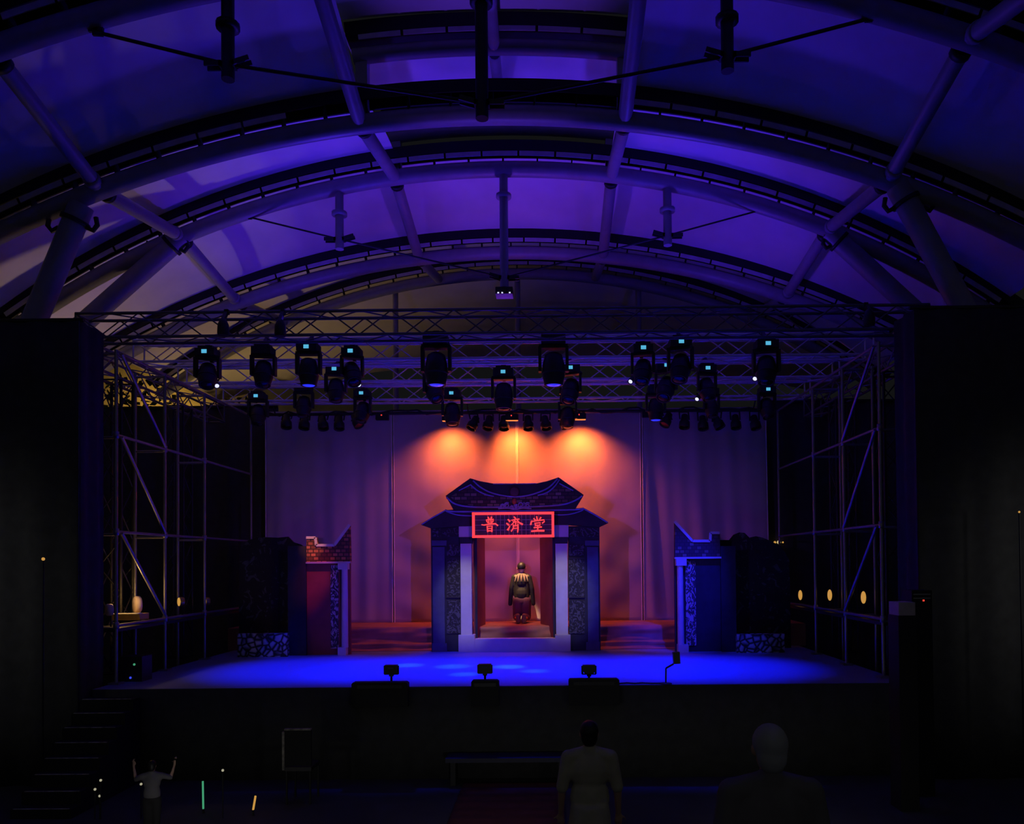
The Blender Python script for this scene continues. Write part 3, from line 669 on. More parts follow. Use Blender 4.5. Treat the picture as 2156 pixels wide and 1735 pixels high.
for s, (a, b_) in (('house-left', (907, 970)), ('house-right', (1196, 1262))):
    w = MB(); w.prism([(xz(a, 1108, GY)[0], 0.0), (xz(b_, 1108, GY)[0], 0.0), xz(b_, 1108, GY), xz(a, 1108, GY)], GY, GY + 0.12)
    wp = w.build('wall_panel', M['navy'], gate); wp['label'] = '%s navy painted wing of the gate' % s
    L = s == 'house-left'
    c0, c1 = (911, 936) if L else (1236, 1259)
    MB().prism([(xz(c0, 1150, GY)[0], 0.16), (xz(c1, 1150, GY)[0], 0.16), xz(c1, 1152, GY), xz(c0, 1152, GY)], GY - 0.03, GY).build('painted_column', M['navycol'], wp)
    d0, d1 = (909, 940) if L else (1232, 1261)
    MB().prism([(xz(d0, 1150, GY)[0], 0.0), (xz(d1, 1150, GY)[0], 0.0), (xz(d1, 1150, GY)[0], 0.17), (xz(d0, 1150, GY)[0], 0.17)], GY - 0.045, GY).build('column_foot', M['navycol'], wp)
    rect(MB(), d0, 1138, d1, 1149, GY - 0.045, GY).build('column_head', M['navycol'], wp)
    e0, e1 = (941, 969) if L else (1198, 1231)
    for k, (t0, t1) in enumerate(((1147, 1170), (1177, 1256), (1264, 1334))):
        f = MB(); rect(f, e0, t0, e1, t1, GY - 0.02, GY).build('carved_panel', M['carved'], wp)
    fr = MB()
    for q in ((e0 - 2, 1174, e1, 1177), (e0 - 2, 1256, e1, 1259), (e0 - 2, 1177, e0, 1256), (e1 - 1, 1177, e1 + 1, 1256)): rect(fr, *q, GY - 0.035, GY)
    fr.build('panel_frame', M['roofdark'], wp)
    rect(MB(), (910 if L else 1199), 1112, (968 if L else 1260), 1130, GY - 0.02, GY).build('carved_frieze', M['carved'], wp)
# lower roof
lr = MB(); lr.prism(poly([(886, 1105), (937, 1074), (955, 1073), (1213, 1070), (1230, 1071), (1281, 1101), (1262, 1110), (1196, 1105), (968, 1108), (908, 1113)], GY - 0.1), GY - 0.10, GY + 0.14)
lo = lr.build('lower_roof', M['roofdark'], gate)
l = MB(); line(l, [(937, 1074), (960, 1077), (1080, 1076), (1200, 1073), (1230, 1071)], GY - 0.11, 0.02)
line(l, [(940, 1077), (962, 1084), (990, 1086), (1012, 1085)], GY - 0.11, 0.012); line(l, [(1160, 1083), (1185, 1084), (1208, 1081), (1228, 1074)], GY - 0.11, 0.012)
line(l, [(888, 1104), (912, 1089), (937, 1075)], GY - 0.11, 0.012); line(l, [(1231, 1072), (1256, 1086), (1279, 1100)], GY - 0.11, 0.016)
l.build('ridge_line', M['blueline'], lo)
# upper roof
ur = MB(); ur.prism(poly([(938, 1044), (990, 1007), (1010, 1013), (1038, 1018), (1130, 1018), (1152, 1013), (1176, 1005), (1229, 1042), (1211, 1072), (955, 1074)], GY - 0.14), GY - 0.14, GY + 0.10)
up = ur.build('upper_roof', M['roofdark'], gate)
t = MB(); t.prism(poly([(948, 1046), (991, 1019), (1008, 1032), (1036, 1045), (1080, 1048), (1128, 1045), (1158, 1034), (1177, 1016), (1220, 1042), (1206, 1058), (1160, 1064), (1080, 1066), (1000, 1066), (962, 1058)], GY - 0.152), GY - 0.152, GY - 0.14)
t.build('painted_tiles', M['tiles'], up)
l = MB()
line(l, [(996, 1012), (1012, 1026), (1036, 1038), (1070, 1045), (1100, 1045), (1130, 1038), (1156, 1026), (1174, 1008)], GY - 0.165, 0.016)
line(l, [(990, 1020), (1004, 1032), (1022, 1041), (1040, 1045)], GY - 0.165, 0.014); line(l, [(1132, 1043), (1152, 1037), (1168, 1024), (1178, 1010)], GY - 0.165, 0.014)
line(l, [(940, 1047), (958, 1061), (990, 1067), (1040, 1068), (1120, 1067), (1180, 1063), (1208, 1055), (1226, 1044)], GY - 0.165, 0.018)
line(l, [(966, 1033), (990, 1021)], GY - 0.165, 0.010); line(l, [(1178, 1018), (1207, 1033)], GY - 0.165, 0.012)
line(l, [(1038, 1019), (1083, 1019), (1130, 1018)], GY - 0.15, 0.008)
l.build('ridge_line', M['blueline'], up)
sc_ = MB()
for cx, cy, r0, dr in ((1058, 1066, 5, 1), (1067, 1064, 6, 1), (1078, 1068, 5, -1), (1086, 1067, 5, 1), (1097, 1063, 8, -1), (1110, 1065, 7, 1)):
    pts = []
    for i in range(22):
        a = 0.45 * i * dr + 0.8; rr = r0 * (1 - i / 30)
        pts.append(at(cx + rr * math.cos(a), cy - rr * math.sin(a), GY - 0.18))
    sc_.tube(pts, 0.014, 6)
line(sc_, [(1049, 1071), (1070, 1070), (1083, 1073), (1100, 1070), (1119, 1071)], GY - 0.18, 0.016)
sc_.build('scroll_ornament_fold', M['blueline'], up)
kn = MB(); p = at(1083, 1035, GY - 0.17); kn.lathe(p, (0, -1, 0), [(0, 0.10), (0.02, 0.10), (0.03, 0.07), (0.03, 0.0)], 14)
kn.build('medallion', M['maroon'], up)
p = at(1083, 1056, GY - 0.17); MB().ball(p, (0.045, 0.03, 0.06)).build('pendant', M['rust'], up)
# lintel, pillars, plinths, sill
rect(MB(), 966, 1104, 1197, 1131, GY - 0.05, GY + 0.12).build('lintel', M['greypaint'], gate)
for x0, x1, q0, q1 in ((971, 994, 967, 1001), (1171, 1196, 1169, 1201)):
    pl = MB(); c0 = at((x0 + x1) / 2, 1330, GY - 0.05); w = (at(x1, 1330, GY).x - at(x0, 1330, GY).x)
    zt = at(x0, 1145, GY).z; zb = at(x0, 1336, GY).z
    pl.prism([(c0.x - w / 2, zb), (c0.x + w / 2, zb), (c0.x + w / 2, zt), (c0.x - w / 2, zt)], GY - 0.08, GY + 0.12)
    po = pl.build('pillar', M['greypaint'], gate)
    zc_ = at(x0, 1131, GY).z
    MB().prism([(c0.x - w / 2 - 0.01, zt), (c0.x + w / 2 + 0.01, zt), (c0.x + w / 2 + 0.02, zc_), (c0.x - w / 2 - 0.02, zc_)], GY - 0.06, GY + 0.12).build('capital', M['navy'], po)
    xa, xb = at(q0, 1350, GY).x, at(q1, 1350, GY).x
    MB().prism([(xa, 0), (xb, 0), (xb, zb), (xa, zb)], GY - 0.14, GY + 0.12).build('plinth', M['greypaint'], po)
xa, xb = at(1001, 1350, GY).x, at(1169, 1350, GY).x
ZS = at(1083, 1345, GY - 0.1).z
MB().prism([(xa, 0), (xb, 0), (xb, ZS), (xa, ZS)], GY - 0.11, GY + 0.14).build('sill', M['greypaint'], gate)
# splayed inner walls and ceiling edge
zi = at(1083, 1128, GY).z
for fx, bx in ((at(1001, 1300, GY + 0.1).x, at(1022, 1300, 16.5).x), (at(1169, 1300, GY + 0.1).x, at(1138, 1300, 16.5).x)):
    m = MB(); n = Vector((0.4, 0.0)); y0, y1 = GY + 0.13, 16.5; th = 0.04 if fx > 0 else -0.04
    vs = [(fx, y0, 0.17), (bx, y1, PZ + 0.02), (bx + th, y1, PZ + 0.02), (fx + th, y0, 0.17), (fx, y0, zi), (bx, y1, zi - 0.02), (bx + th, y1, zi - 0.02), (fx + th, y0, zi)]
    fs = [(0, 1, 5, 4), (2, 3, 7, 6), (1, 2, 6, 5), (3, 0, 4, 7), (4, 5, 6, 7), (3, 2, 1, 0)]
    m.add(vs, fs); m.build('inner_wall', M['redpaint'], gate)
    MB().box((fx - math.copysign(0.02, fx), GY + 0.10, (zi + ZS) / 2), (0.045, 0.05, zi - ZS)).build('jamb_strip', M['navy'], gate)

# lit sign over the gate, three brush characters
SYY = GY - 0.30
so = at(1080, 1105, SYY)
sign = thing('sign_board', 'red lit sign with three brush characters above the gate opening', 'sign', so)
x0, z1 = xz(994, 1079, SYY); x1, z0 = xz(1167, 1131, SYY)
fr = MB(); tk = 0.050
for a, b_, c_, d_ in ((x0, x1, z1 - tk, z1), (x0, x1, z0, z0 + tk), (x0, x0 + tk, z0, z1), (x1 - tk, x1, z0, z1)):
    fr.prism([(a, c_), (b_, c_), (b_, d_), (a, d_)], SYY - 0.03, SYY + 0.03)
fr.build('lit_frame', M['neon'], sign)
MB().box(((x0 + x1) / 2, SYY + 0.045, (z0 + z1) / 2), (x1 - x0, 0.02, z1 - z0)).build('back_panel', M['signback'], sign)
lt = MB()
for i in range(1, 18):
    if i in (1, 2, 16, 17): continue
    x = x0 + tk + (x1 - x0 - 2 * tk) * i / 18; lt.box((x, SYY + 0.02, (z0 + z1) / 2), (0.010, 0.012, z1 - z0 - 2 * tk))
for i in range(1, 4):
    z = z0 + tk + (z1 - z0 - 2 * tk) * i / 4; lt.box(((x0 + x1) / 2, SYY + 0.02, z), (x1 - x0 - 2 * tk, 0.012, 0.010))
lt.build('lattice', M['lattice'], sign)
for sx in (x0 + 0.25, x1 - 0.25): MB().box((sx, (SYY + GY) / 2 + 0.01, (z0 + z1) / 2), (0.05, GY - SYY - 0.09, 0.05)).build('wall_bracket', M['black'], sign)
GLYPH = [
 ((1031, 1104), 33.5, 30.5, [  # first character
  ([(40, 0), (45, 12)], 9, 12), ([(62, 0), (57, 12)], 12, 8), ([(28, 20), (50, 17), (73, 16)], 8, 9),
  ([(44, 18), (45, 44)], 8, 8), ([(57, 17), (57, 44)], 8, 8), ([(31, 27), (38, 38)], 9, 8), ([(72, 25), (64, 38)], 10, 7),
  ([(0, 52), (14, 55), (50, 48), (86, 46), (100, 58)], 8, 11),
  ([(34, 62), (37, 100)], 9, 10), ([(34, 64), (65, 62), (63, 100)], 8, 11), ([(37, 79), (63, 78)], 7, 7), ([(37, 95), (63, 95)], 8, 8)]),
 ((1083, 1104), 33.5, 30.5, [
  ([(10, 16), (21, 28)], 9, 14), ([(1, 42), (13, 53)], 9, 14), ([(8, 88), (14, 78), (22, 60)], 15, 6),
  ([(48, -2), (56, 8)], 8, 13), ([(32, 22), (58, 16), (80, 14)], 7, 9), ([(54, 18), (50, 34), (30, 54)], 9, 6), ([(66, 16), (76, 36), (100, 50)], 9, 13),
  ([(42, 28), (46, 38)], 7, 8), ([(56, 28), (60, 46)], 7, 7), ([(64, 30), (56, 44)], 7, 6), ([(76, 28), (70, 40)], 7, 6),
  ([(44, 54), (43, 76), (30, 98)], 10, 8), ([(72, 50), (73, 80), (70, 104)], 10, 9), ([(44, 62), (72, 60)], 7, 7), ([(44, 78), (72, 76)], 7, 7), ([(58, 46), (57, 60)], 7, 7)]),
 ((1132, 1104), 31, 31.5, [
  ([(44, -2), (48, 22)], 11, 12), ([(24, 10), (34, 22)], 9, 12), ([(72, 4), (62, 20)], 12, 8),
  ([(10, 26), (3, 50)], 9, 14), ([(10, 30), (60, 24), (94, 20), (96, 32), (82, 42)], 9, 10),
  ([(32, 42), (36, 60)], 9, 9), ([(32, 43), (68, 39), (64, 58)], 9, 10), ([(36, 57), (64, 56)], 8, 8),
  ([(24, 72), (76, 68)], 9, 11), ([(50, 58), (50, 94)], 11, 11), ([(8, 96), (50, 93), (92, 93)], 12, 15)]),
]
for (cx, cy), w, h, strokes in GLYPH:
    m = MB(); c0 = at(cx, cy, SYY - 0.02); e = at(cx + 1, cy, SYY - 0.02).x - c0.x
    for n_, (pts, w0, w1) in enumerate(strokes):
        P = [Vector((c0.x + (x / 100 - 0.5) * w * e, c0.z - (y / 100 - 0.5) * h * e)) for x, y in pts]
        K = len(P); Lf = []; Rt = []; 
        for i, q in enumerate(P):
            d = (P[min(i + 1, K - 1)] - P[max(i - 1, 0)]).normalized(); nn = Vector((-d.y, d.x))
            hw = (w0 + (w1 - w0) * i / (K - 1)) / 200 * w * e * 0.88
            if i == 0: q = q - d * hw * 0.5
            if i == K - 1: q = q + d * hw * 0.6
            Lf.append(q + nn * hw); Rt.append(q - nn * hw)
        for i in range(K - 1):
            m.prism([tuple(Lf[i]), tuple(Lf[i + 1]), tuple(Rt[i + 1]), tuple(Rt[i])], SYY - 0.025 - n_ * 0.0006, SYY + 0.0 + n_ * 0.0004)
    m.build('lettering', M['neon_glyph'], sign)

# ------------------------------------------------------------------ side wing flats
FY = 15.25
def wing(lab, pts_roof, coping, base_line, flat, capital, pillar, footp, strip, panel, tiles, zb):
    c = at((flat[0] + flat[1]) / 2, 1370, FY)
    a = thing('wing_flat', lab, 'stage flat', (c.x, FY, 0), 'painted temple wing flats')
    w = MB(); xa, xb = at(flat[0], 1200, FY).x, at(flat[1], 1200, FY).x; zt = at(c.x, base_line, FY).z; zt = xz(flat[0], base_line, FY)[1]
    w.prism([(xa, 0), (xb, 0), (xb, zt), (xa, zt)], FY, FY + 0.08); wp = w.build('wall_panel', panel, a)
    MB().prism(poly(pts_roof, FY - 0.05), FY - 0.05, FY + 0.08).build('tiled_roof', tiles, a)
    l = MB(); P = [at(x, y, FY - 0.06) for x, y in coping]
    for p, q in zip(P, P[1:]): l.bar(p, q, 0.05, 0.028, (0, 1, 0))
    l.build('coping', M['greypaint'], a)
    MB().bar(at(flat[0], base_line + 1, FY - 0.08), at(flat[1] + 1, base_line, FY - 0.08), 0.08, 0.035).build('eaves_board', M['greypaint'], a)
    pm = (pillar[0] + pillar[1]) / 2; pc = at(pm, 1300, FY - 0.08); r = (at(pillar[1], 1300, FY).x - at(pillar[0], 1300, FY).x) / 2
    z1 = xz(pm, capital[3], FY)[1]; zc2 = xz(pm, capital[2], FY)[1]; fz = 0.15
    po = MB().lathe((pc.x, FY - 0.08, fz), (0, 0, 1), [(0, r), (z1 - fz, r * 0.92)], 16).build('pillar', M['greypaint'], a)
    hw = (at(capital[1], 1300, FY).x - at(capital[0], 1300, FY).x) / 2; cx = at((capital[0] + capital[1]) / 2, 1190, FY).x
    MB().box((cx, FY - 0.08, (z1 + zc2) / 2), (2 * hw, 0.16, zc2 - z1)).build('capital', M['greypaint'], po)
    fx = (at(footp[0], 1360, FY).x + at(footp[1], 1360, FY).x) / 2
    MB().box((fx, FY - 0.08, fz / 2), (at(footp[1], 1360, FY).x - at(footp[0], 1360, FY).x, 0.18, fz)).build('pillar_foot', M['greypaint'], po)
    sx0, sx1 = at(strip[0], 1300, FY).x, at(strip[1], 1300, FY).x
    MB().prism([(sx0, 0.12), (sx1, 0.12), (sx1, zt - 0.06), (sx0, zt - 0.06)], FY - 0.02, FY).build('carved_strip', M['carved_light'], wp)
    return a
wing('house-left wing flat with orange tiles, white pillar and wine red wall',
     [(645, 1184), (645, 1131), (665, 1131), (667, 1149), (704, 1149), (735, 1106), (737, 1184)],
     [(645, 1132), (664, 1132), (666, 1148), (704, 1148), (736, 1105)], 1184, (645, 737), (716, 736, 1186, 1199), (719, 733), (716, 733, 0, 0), (697, 713), M['redpaint'], M['tiles_orange'], 1376)
wing('house-right wing flat with dark tiles and bright blue lit pillar',
     [(1421, 1175), (1421, 1099), (1458, 1140), (1494, 1140), (1496, 1123), (1516, 1123), (1516, 1175)],
     [(1420, 1098), (1458, 1139), (1495, 1139), (1496, 1122), (1515, 1122)], 1174, (1420, 1517), (1421, 1443, 1177, 1191), (1426, 1440), (1425, 1447, 0, 0), (1444, 1465), M['navy'], M['tiles_dark'], 1368)
# plain masking flats beside the wings
for lab, x0, x1, yt, Y in (('plain navy masking flat beside the orange tiled wing', 606, 644, 1150, 15.15), ('plain navy masking flat beside the dark tiled wing', 1518, 1549, 1150, 15.15)):
    xa, xb = at(x0, 1200, Y).x, at(x1, 1200, Y).x; zt = xz(x0, yt, Y)[1]
    m = MB().prism([(xa, 0), (xb, 0), (xb, zt), (xa, zt)], Y, Y + 0.06)
    a = tag(m.build('masking_flat', M['navy'], origin=((xa + xb) / 2, Y, 0)), lab, 'stage flat', 'plain masking flats')
# tree shaped flats standing behind a painted rubble wall
for lab, out, Y in (('dark painted tree flat standing at the house-left stage side', [(503, 1387), (503, 1170), (512, 1148), (522, 1138), (536, 1133), (560, 1131), (585, 1132), (606, 1130), (618, 1142), (632, 1146), (640, 1152), (640, 1387)], 15.75),
                    ('dark painted tree flat with humped top at the house-right stage side', [(1516, 1372), (1516, 1137), (1536, 1137), (1545, 1126), (1557, 1121), (1568, 1122), (1578, 1132), (1592, 1129), (1606, 1132), (1622, 1139), (1645, 1150), (1662, 1180), (1666, 1372)], 15.75)):
    pg = [(x, max(0.0, z) if i not in (0, len(out) - 1) else 0.0) for i, (x, z) in enumerate(poly(out, Y))]
    m = MB().prism(pg, Y, Y + 0.06)
    tag(m.build('tree_flat', M['foliage_flat'], origin=(sum(p[0] for p in pg) / len(pg), Y, 0)), lab, 'stage flat', 'painted tree flats')
for lab, x0, x1, yt, Y in (('low painted rubble wall at the house-left stage side', 500, 605, 1334, 14.95), ('low painted rubble wall at the house-right stage side', 1552, 1652, 1335, 14.95)):
    xa, xb = at(x0, 1350, Y).x, at(x1, 1350, Y).x; zt = xz((x0 + x1) / 2, yt, Y)[1]
    m = MB().prism([(xa, 0), (xb, 0), (xb, zt), (xa, zt)], Y, Y + 0.10)
    tag(m.build('rubble_wall_flat', M['stone'], origin=((xa + xb) / 2, Y, 0)), lab, 'stage flat', 'painted rubble walls')

# ------------------------------------------------------------------ scaffolds, masking at the stage sides
SX = 5.70; SYS = [11.66, 13.13, 14.63, 16.9]
def scaffold(sx, w):
    a = thing('scaffold_tower', 'galvanized pipe scaffold with diagonal braces on the house-%s stage side' % w, 'scaffold', (sx * SX, SYS[1], 0), 'scaffolds at the stage sides')
    r = 0.026
    for Y in SYS:
        p = MB().tube([(sx * SX, Y, 0.03), (sx * SX, Y, 5.0)], r, 8).build('post', M['galv'], a)
        MB().box((sx * SX, Y, 0.015), (0.16, 0.16, 0.03)).build('base_plate', M['galv'], p)
    for z in (0.87, 2.27, 3.72, 4.98):
        MB().tube([(sx * SX, SYS[0], z), (sx * SX, SYS[-1], z)], r * 0.9, 8).build('rail', M['galv'], a)
        for Y in SYS[:3]:
            MB().tube([(sx * SX, Y, z - 0.04), (sx * (SX + 0.5), Y, z - 0.04)], r * 0.8, 8).build('cross_rail', M['galv'], a)
    for z0, z1 in ((2.25, 0.92), (3.70, 2.30), (4.96, 3.75)):
        MB().tube([(sx * (SX - 0.03), SYS[0] + 0.10, z0), (sx * (SX - 0.03), SYS[1] - 0.04, z1)], r, 8).build('brace', M['galv'], a)
    for Y in SYS[:3]:
        MB().tube([(sx * (SX + 0.5), Y, GZ), (sx * (SX + 0.5), Y, 5.0)], r, 8).build('post', M['galv'], a)
        for z in (0.87, 2.27, 3.72): MB().lathe((sx * SX, Y, z - 0.05), (0, 0, 1), [(0, r), (0, 0.042), (0.1, 0.042), (0.1, r)], 10).build('coupler', M['galv'], a)
    d = MB(); d.box((sx * (SX + 0.25), (SYS[0] + SYS[3]) / 2, 0.80), (0.50, 5.3, 0.05)); d.build('platform_deck', M['black'], a)
scaffold(-1, 'left'); scaffold(1, 'right')
def drape_box(name, lab, x0, x1, y0, y1, z0, z1, group, seed=0):
    r = random.Random(seed); ph = r.uniform(0, 6)
    a = thing(name, lab, 'black drape', ((x0 + x1) / 2, (y0 + y1) / 2, z0), group)
    MB().sheet(lambda u, v: (x0 + (x1 - x0) * u, y0 + 0.03 * math.sin(u * (x1 - x0) * 11 + ph) * (1 - 0.5 * v), z0 + (z1 - z0) * v), int((x1 - x0) * 30), 8, (0, 0.015, 0)).build('front_cloth', M['drape'], a)
    for xx in (x0, x1):
        MB().sheet(lambda u, v: (xx + 0.02 * math.sin(u * 12), y0 + (y1 - y0) * u, z0 + (z1 - z0) * v), 20, 6, (0.012 if xx == x0 else -0.012, 0, 0)).build('side_cloth', M['drape'], a)
    MB().tube([(x0 - 0.05, y0 + 0.02, z1 + 0.02), (x1 + 0.05, y0 + 0.02, z1 + 0.02)], 0.03, 8).build('top_pipe', M['black'], a)
    return a
ztl, ztr = at(120, 706, 11.62).z, at(1990, 680, 11.62).z
drape_box('draped_speaker_tower', 'tall tower hung with black cloth on the house-left side of the stage', -9.6, -5.82, 10.95, 11.56, GZ, ztl, 'black draped towers', 1)
drape_box('draped_speaker_tower', 'tall tower hung with black cloth on the house-right side of the stage', 5.90, 9.8, 10.95, 11.56, GZ, ztr, 'black draped towers', 2)
for sx, w, xi in ((-1, 'left', at(585, 1000, 17.75).x), (1, 'right', at(1598, 1000, 17.75).x)):
    x0, x1 = sorted((xi, sx * 10.5)); zt = at(500, 858, 17.75).z
    m = MB(); m.sheet(lambda u, v: (x0 + (x1 - x0) * u, 17.75 + 0.04 * math.sin(u * (x1 - x0) * 9), (lambda lo: lo + (zt - lo) * v)(0.0 if abs(x0 + (x1 - x0) * u) < 5.95 else GZ)), int((x1 - x0) * 26), 6, (0, 0.015, 0))
    tag(m.build('masking_curtain', M['drape'], origin=((x0 + x1) / 2, 17.75, 0)), 'black masking curtain beside the backdrop on the house-%s side' % w, 'curtain', 'black masking curtains')
    m = MB(); m.tube([(x0, 17.76, zt + 0.02), (x1, 17.76, zt + 0.02)], 0.03, 8)
    tag(m.build('masking_pipe', M['black'], origin=((x0 + x1) / 2, 17.76, zt)), 'black pipe holding the masking curtain on the house-%s side' % w, 'pipe')

# musicians' corner on the scaffold platforms
p = at(244, 1305, 12.6); q = at(304, 1293, 12.6)
kb = thing('keyboard', 'yellow lit keyboard case on the house-left scaffold platform', 'keyboard', ((p.x + q.x) / 2, 12.6, 0.83))
w = q.x - p.x; zb = p.z
MB().box(((p.x + q.x) / 2, 12.6, zb + 0.05), (w, 0.28, 0.10)).build('case', M['yellowbox'], kb)
MB().box(((p.x + q.x) / 2, 12.49, zb + 0.105), (w * 0.96, 0.14, 0.012)).build('key_bed', M['greypaint'], kb)
for sx in (-1, 1): MB().tube([((p.x + q.x) / 2 + sx * w * 0.4, 12.6, 0.825), ((p.x + q.x) / 2 - sx * w * 0.4, 12.6, zb)], 0.018, 6).build('stand_leg', M['black'], kb)
point('music_lamp', ((p.x + q.x) / 2, 12.32, zb + 0.42), 9.0, (1.0, 0.55, 0.16), 0.03)
for px, py, rx, rz_, lab, mm in ((291, 1273, 0.055, 0.14, 'upright round drum standing behind the yellow keyboard', 'drumskin'), (383, 1267, 0.05, 0.085, 'small amber lit drum in the house-left scaffold', 'amber'), (437, 1266, 0.04, 0.08, 'amber lit cymbal at the last post of the house-left scaffold', 'amber'), (232, 1284, 0.028, 0.09, 'narrow amber lit rim beside the black draped tower', 'drumskin')):
    c = at(px, py, 6.77 * F / (1165 - px))
    a = thing('drum', lab, 'drum', (c.x, c.y, 0.83), 'drums in the house-left scaffold')
    R = _r3('Z', -0.80)
    d = R @ Vector((0, -1, 0))
    MB().lathe(c - d * 0.03, d, [(0, rz_ * 0.9), (0.01, rz_), (0.07, rz_), (0.08, rz_ * 0.92)], 18).build('drum_shell', M['drumskin'] if mm == 'drumskin' else M['brass'] if 'brass' in M else M['amber'], a)
    MB().lathe(c + d * 0.052, d, [(0, rz_ * 0.93), (0.004, rz_ * 0.9), (0.006, 0)], 18).build('drum_head', M[mm], a)  # amber heads glow themselves: lamplight on the skin put into the material
    MB().tube([(c.x, c.y + 0.02, 0.826), (c.x, c.y + 0.02, c.z - rz_ * 0.9)], 0.014, 6).build('stand', M['black'], a)
for i, (px, py) in enumerate(((1685, 1253), (1747, 1253), (1818, 1258))):
    c = at(px, py, 5.14 * F / (px - 1165))
    a = thing('amber_lamp', 'small upright oval amber lamp behind the house-right scaffold, %s from the stage' % ORD[i], 'lamp', (c.x, c.y, 0.83), 'amber lamps by the house-right scaffold')
    MB().ball(c, (0.042, 0.042, 0.105)).build('lamp_glass', M['amber'], a)
    MB().tube([(c.x, c.y, 0.826), (c.x, c.y, c.z - 0.1)], 0.012, 6).lathe((c.x, c.y, 0.826), (0, 0, 1), [(0, 0.09), (0.02, 0.08), (0.03, 0.02)], 12).build('lamp_stand', M['black'], a)
for lab, px, py, Y in (('dark equipment case with a red indicator beyond the house-right scaffold', 1915, 1257, 10.5), ('purple grey case low beside the equipment case', 1884, 1282, 9.9)):
    c = at(px, py, Y); k = 'red' in lab
    a = thing('equipment_case', lab, 'case', (c.x, c.y, GZ), 'equipment cases by the right tower')
    h = c.z - GZ + 0.10
    MB().box((c.x, c.y - 0.2, GZ + h / 2 - (0 if k else 0.08)), (0.26 if k else 0.22, 0.3, h - (0 if k else 0.16))).build('case_body', M['gutter'], a)
    if not k: MB().box((c.x, c.y - 0.2, GZ + h - 0.08), (0.20, 0.28, 0.16)).build('case_lid', M['drumskin'], a)
    if k:
        for dz in (0.02, -0.03): MB().box((c.x, c.y - 0.352, c.z + dz + 0.03), (0.22, 0.006, 0.012)).build('metal_edge', M['galv'], a)
        MB().box((c.x + 0.02, c.y - 0.354, c.z - 0.03), (0.022, 0.006, 0.022)).build('indicator_light', M['redled'], a)
rk = at(280, 1412, 12.0)
a = thing('effects_rack', 'small black rack with green and blue indicator lights at the house-left scaffold foot', 'rack', (rk.x, 12.0, 0))
MB().box((rk.x + 0.02, 12.05, 0.19), (0.34, 0.3, 0.38)).build('rack_body', M['black'], a)
for px, py, mm in ((283, 1399, 'greenled'), (275, 1427, 'blueled')):
    c = at(px, py, 11.9); MB().ball((c.x, 11.895, c.z), 0.018, 8, 6).build('indicator_light', M[mm], a)
c = at(1820, 1303, 12.9); a = thing('control_box', 'little box with red lights under the third amber lamp', 'box', (c.x, c.y, 0.83))
MB().box((c.x, c.y, 0.83 + (c.z - 0.83) / 2), (0.14, 0.1, max(0.05, c.z - 0.83))).build('box_body', M['black'], a)
for dx in (-0.03, 0.03): MB().box((c.x + dx, c.y - 0.053, c.z - 0.015), (0.03, 0.006, 0.015)).build('indicator_light', M['redled'], a)

# ------------------------------------------------------------------ stage front edge
for px0, px1, py, lab in ((740, 858, 1437, 'long low black box on the stage edge under the first floodlight'), (992, 1050, 1433, 'short low black box on the stage edge under the middle floodlight'), (1197, 1304, 1430, 'tall black box on the stage edge under the third floodlight')):
    Yb = SY - 0.16; p, q = at(px0, py, Yb), at(px1, py, Yb)
    z0 = -0.26
    a = thing('edge_box', lab, 'box', ((p.x + q.x) / 2, Yb + 0.1, z0), 'black boxes along the stage edge')
    z1 = (p.z + q.z) / 2; x0, x1 = p.x, q.x
    MB().prism([(x0, z0), (x1, z0), (x1 + 0.0, z1 - 0.02), (x1 - 0.03, z1), (x0 + 0.02, z1), (x0, z1 - 0.02)], Yb, Yb + 0.14).build('box_body', M['gutter'], a)
    MB().box(((x0 + x1) / 2, Yb - 0.004, z1 - 0.06), ((x1 - x0) * 0.8, 0.008, 0.05)).build('front_grille', M['cable'], a)
    MB().box(((x0 + x1) / 2, SY + 0.0, z0 + 0.03), (0.08, 0.16, 0.05)).build('mounting_bracket', M['black'], a)
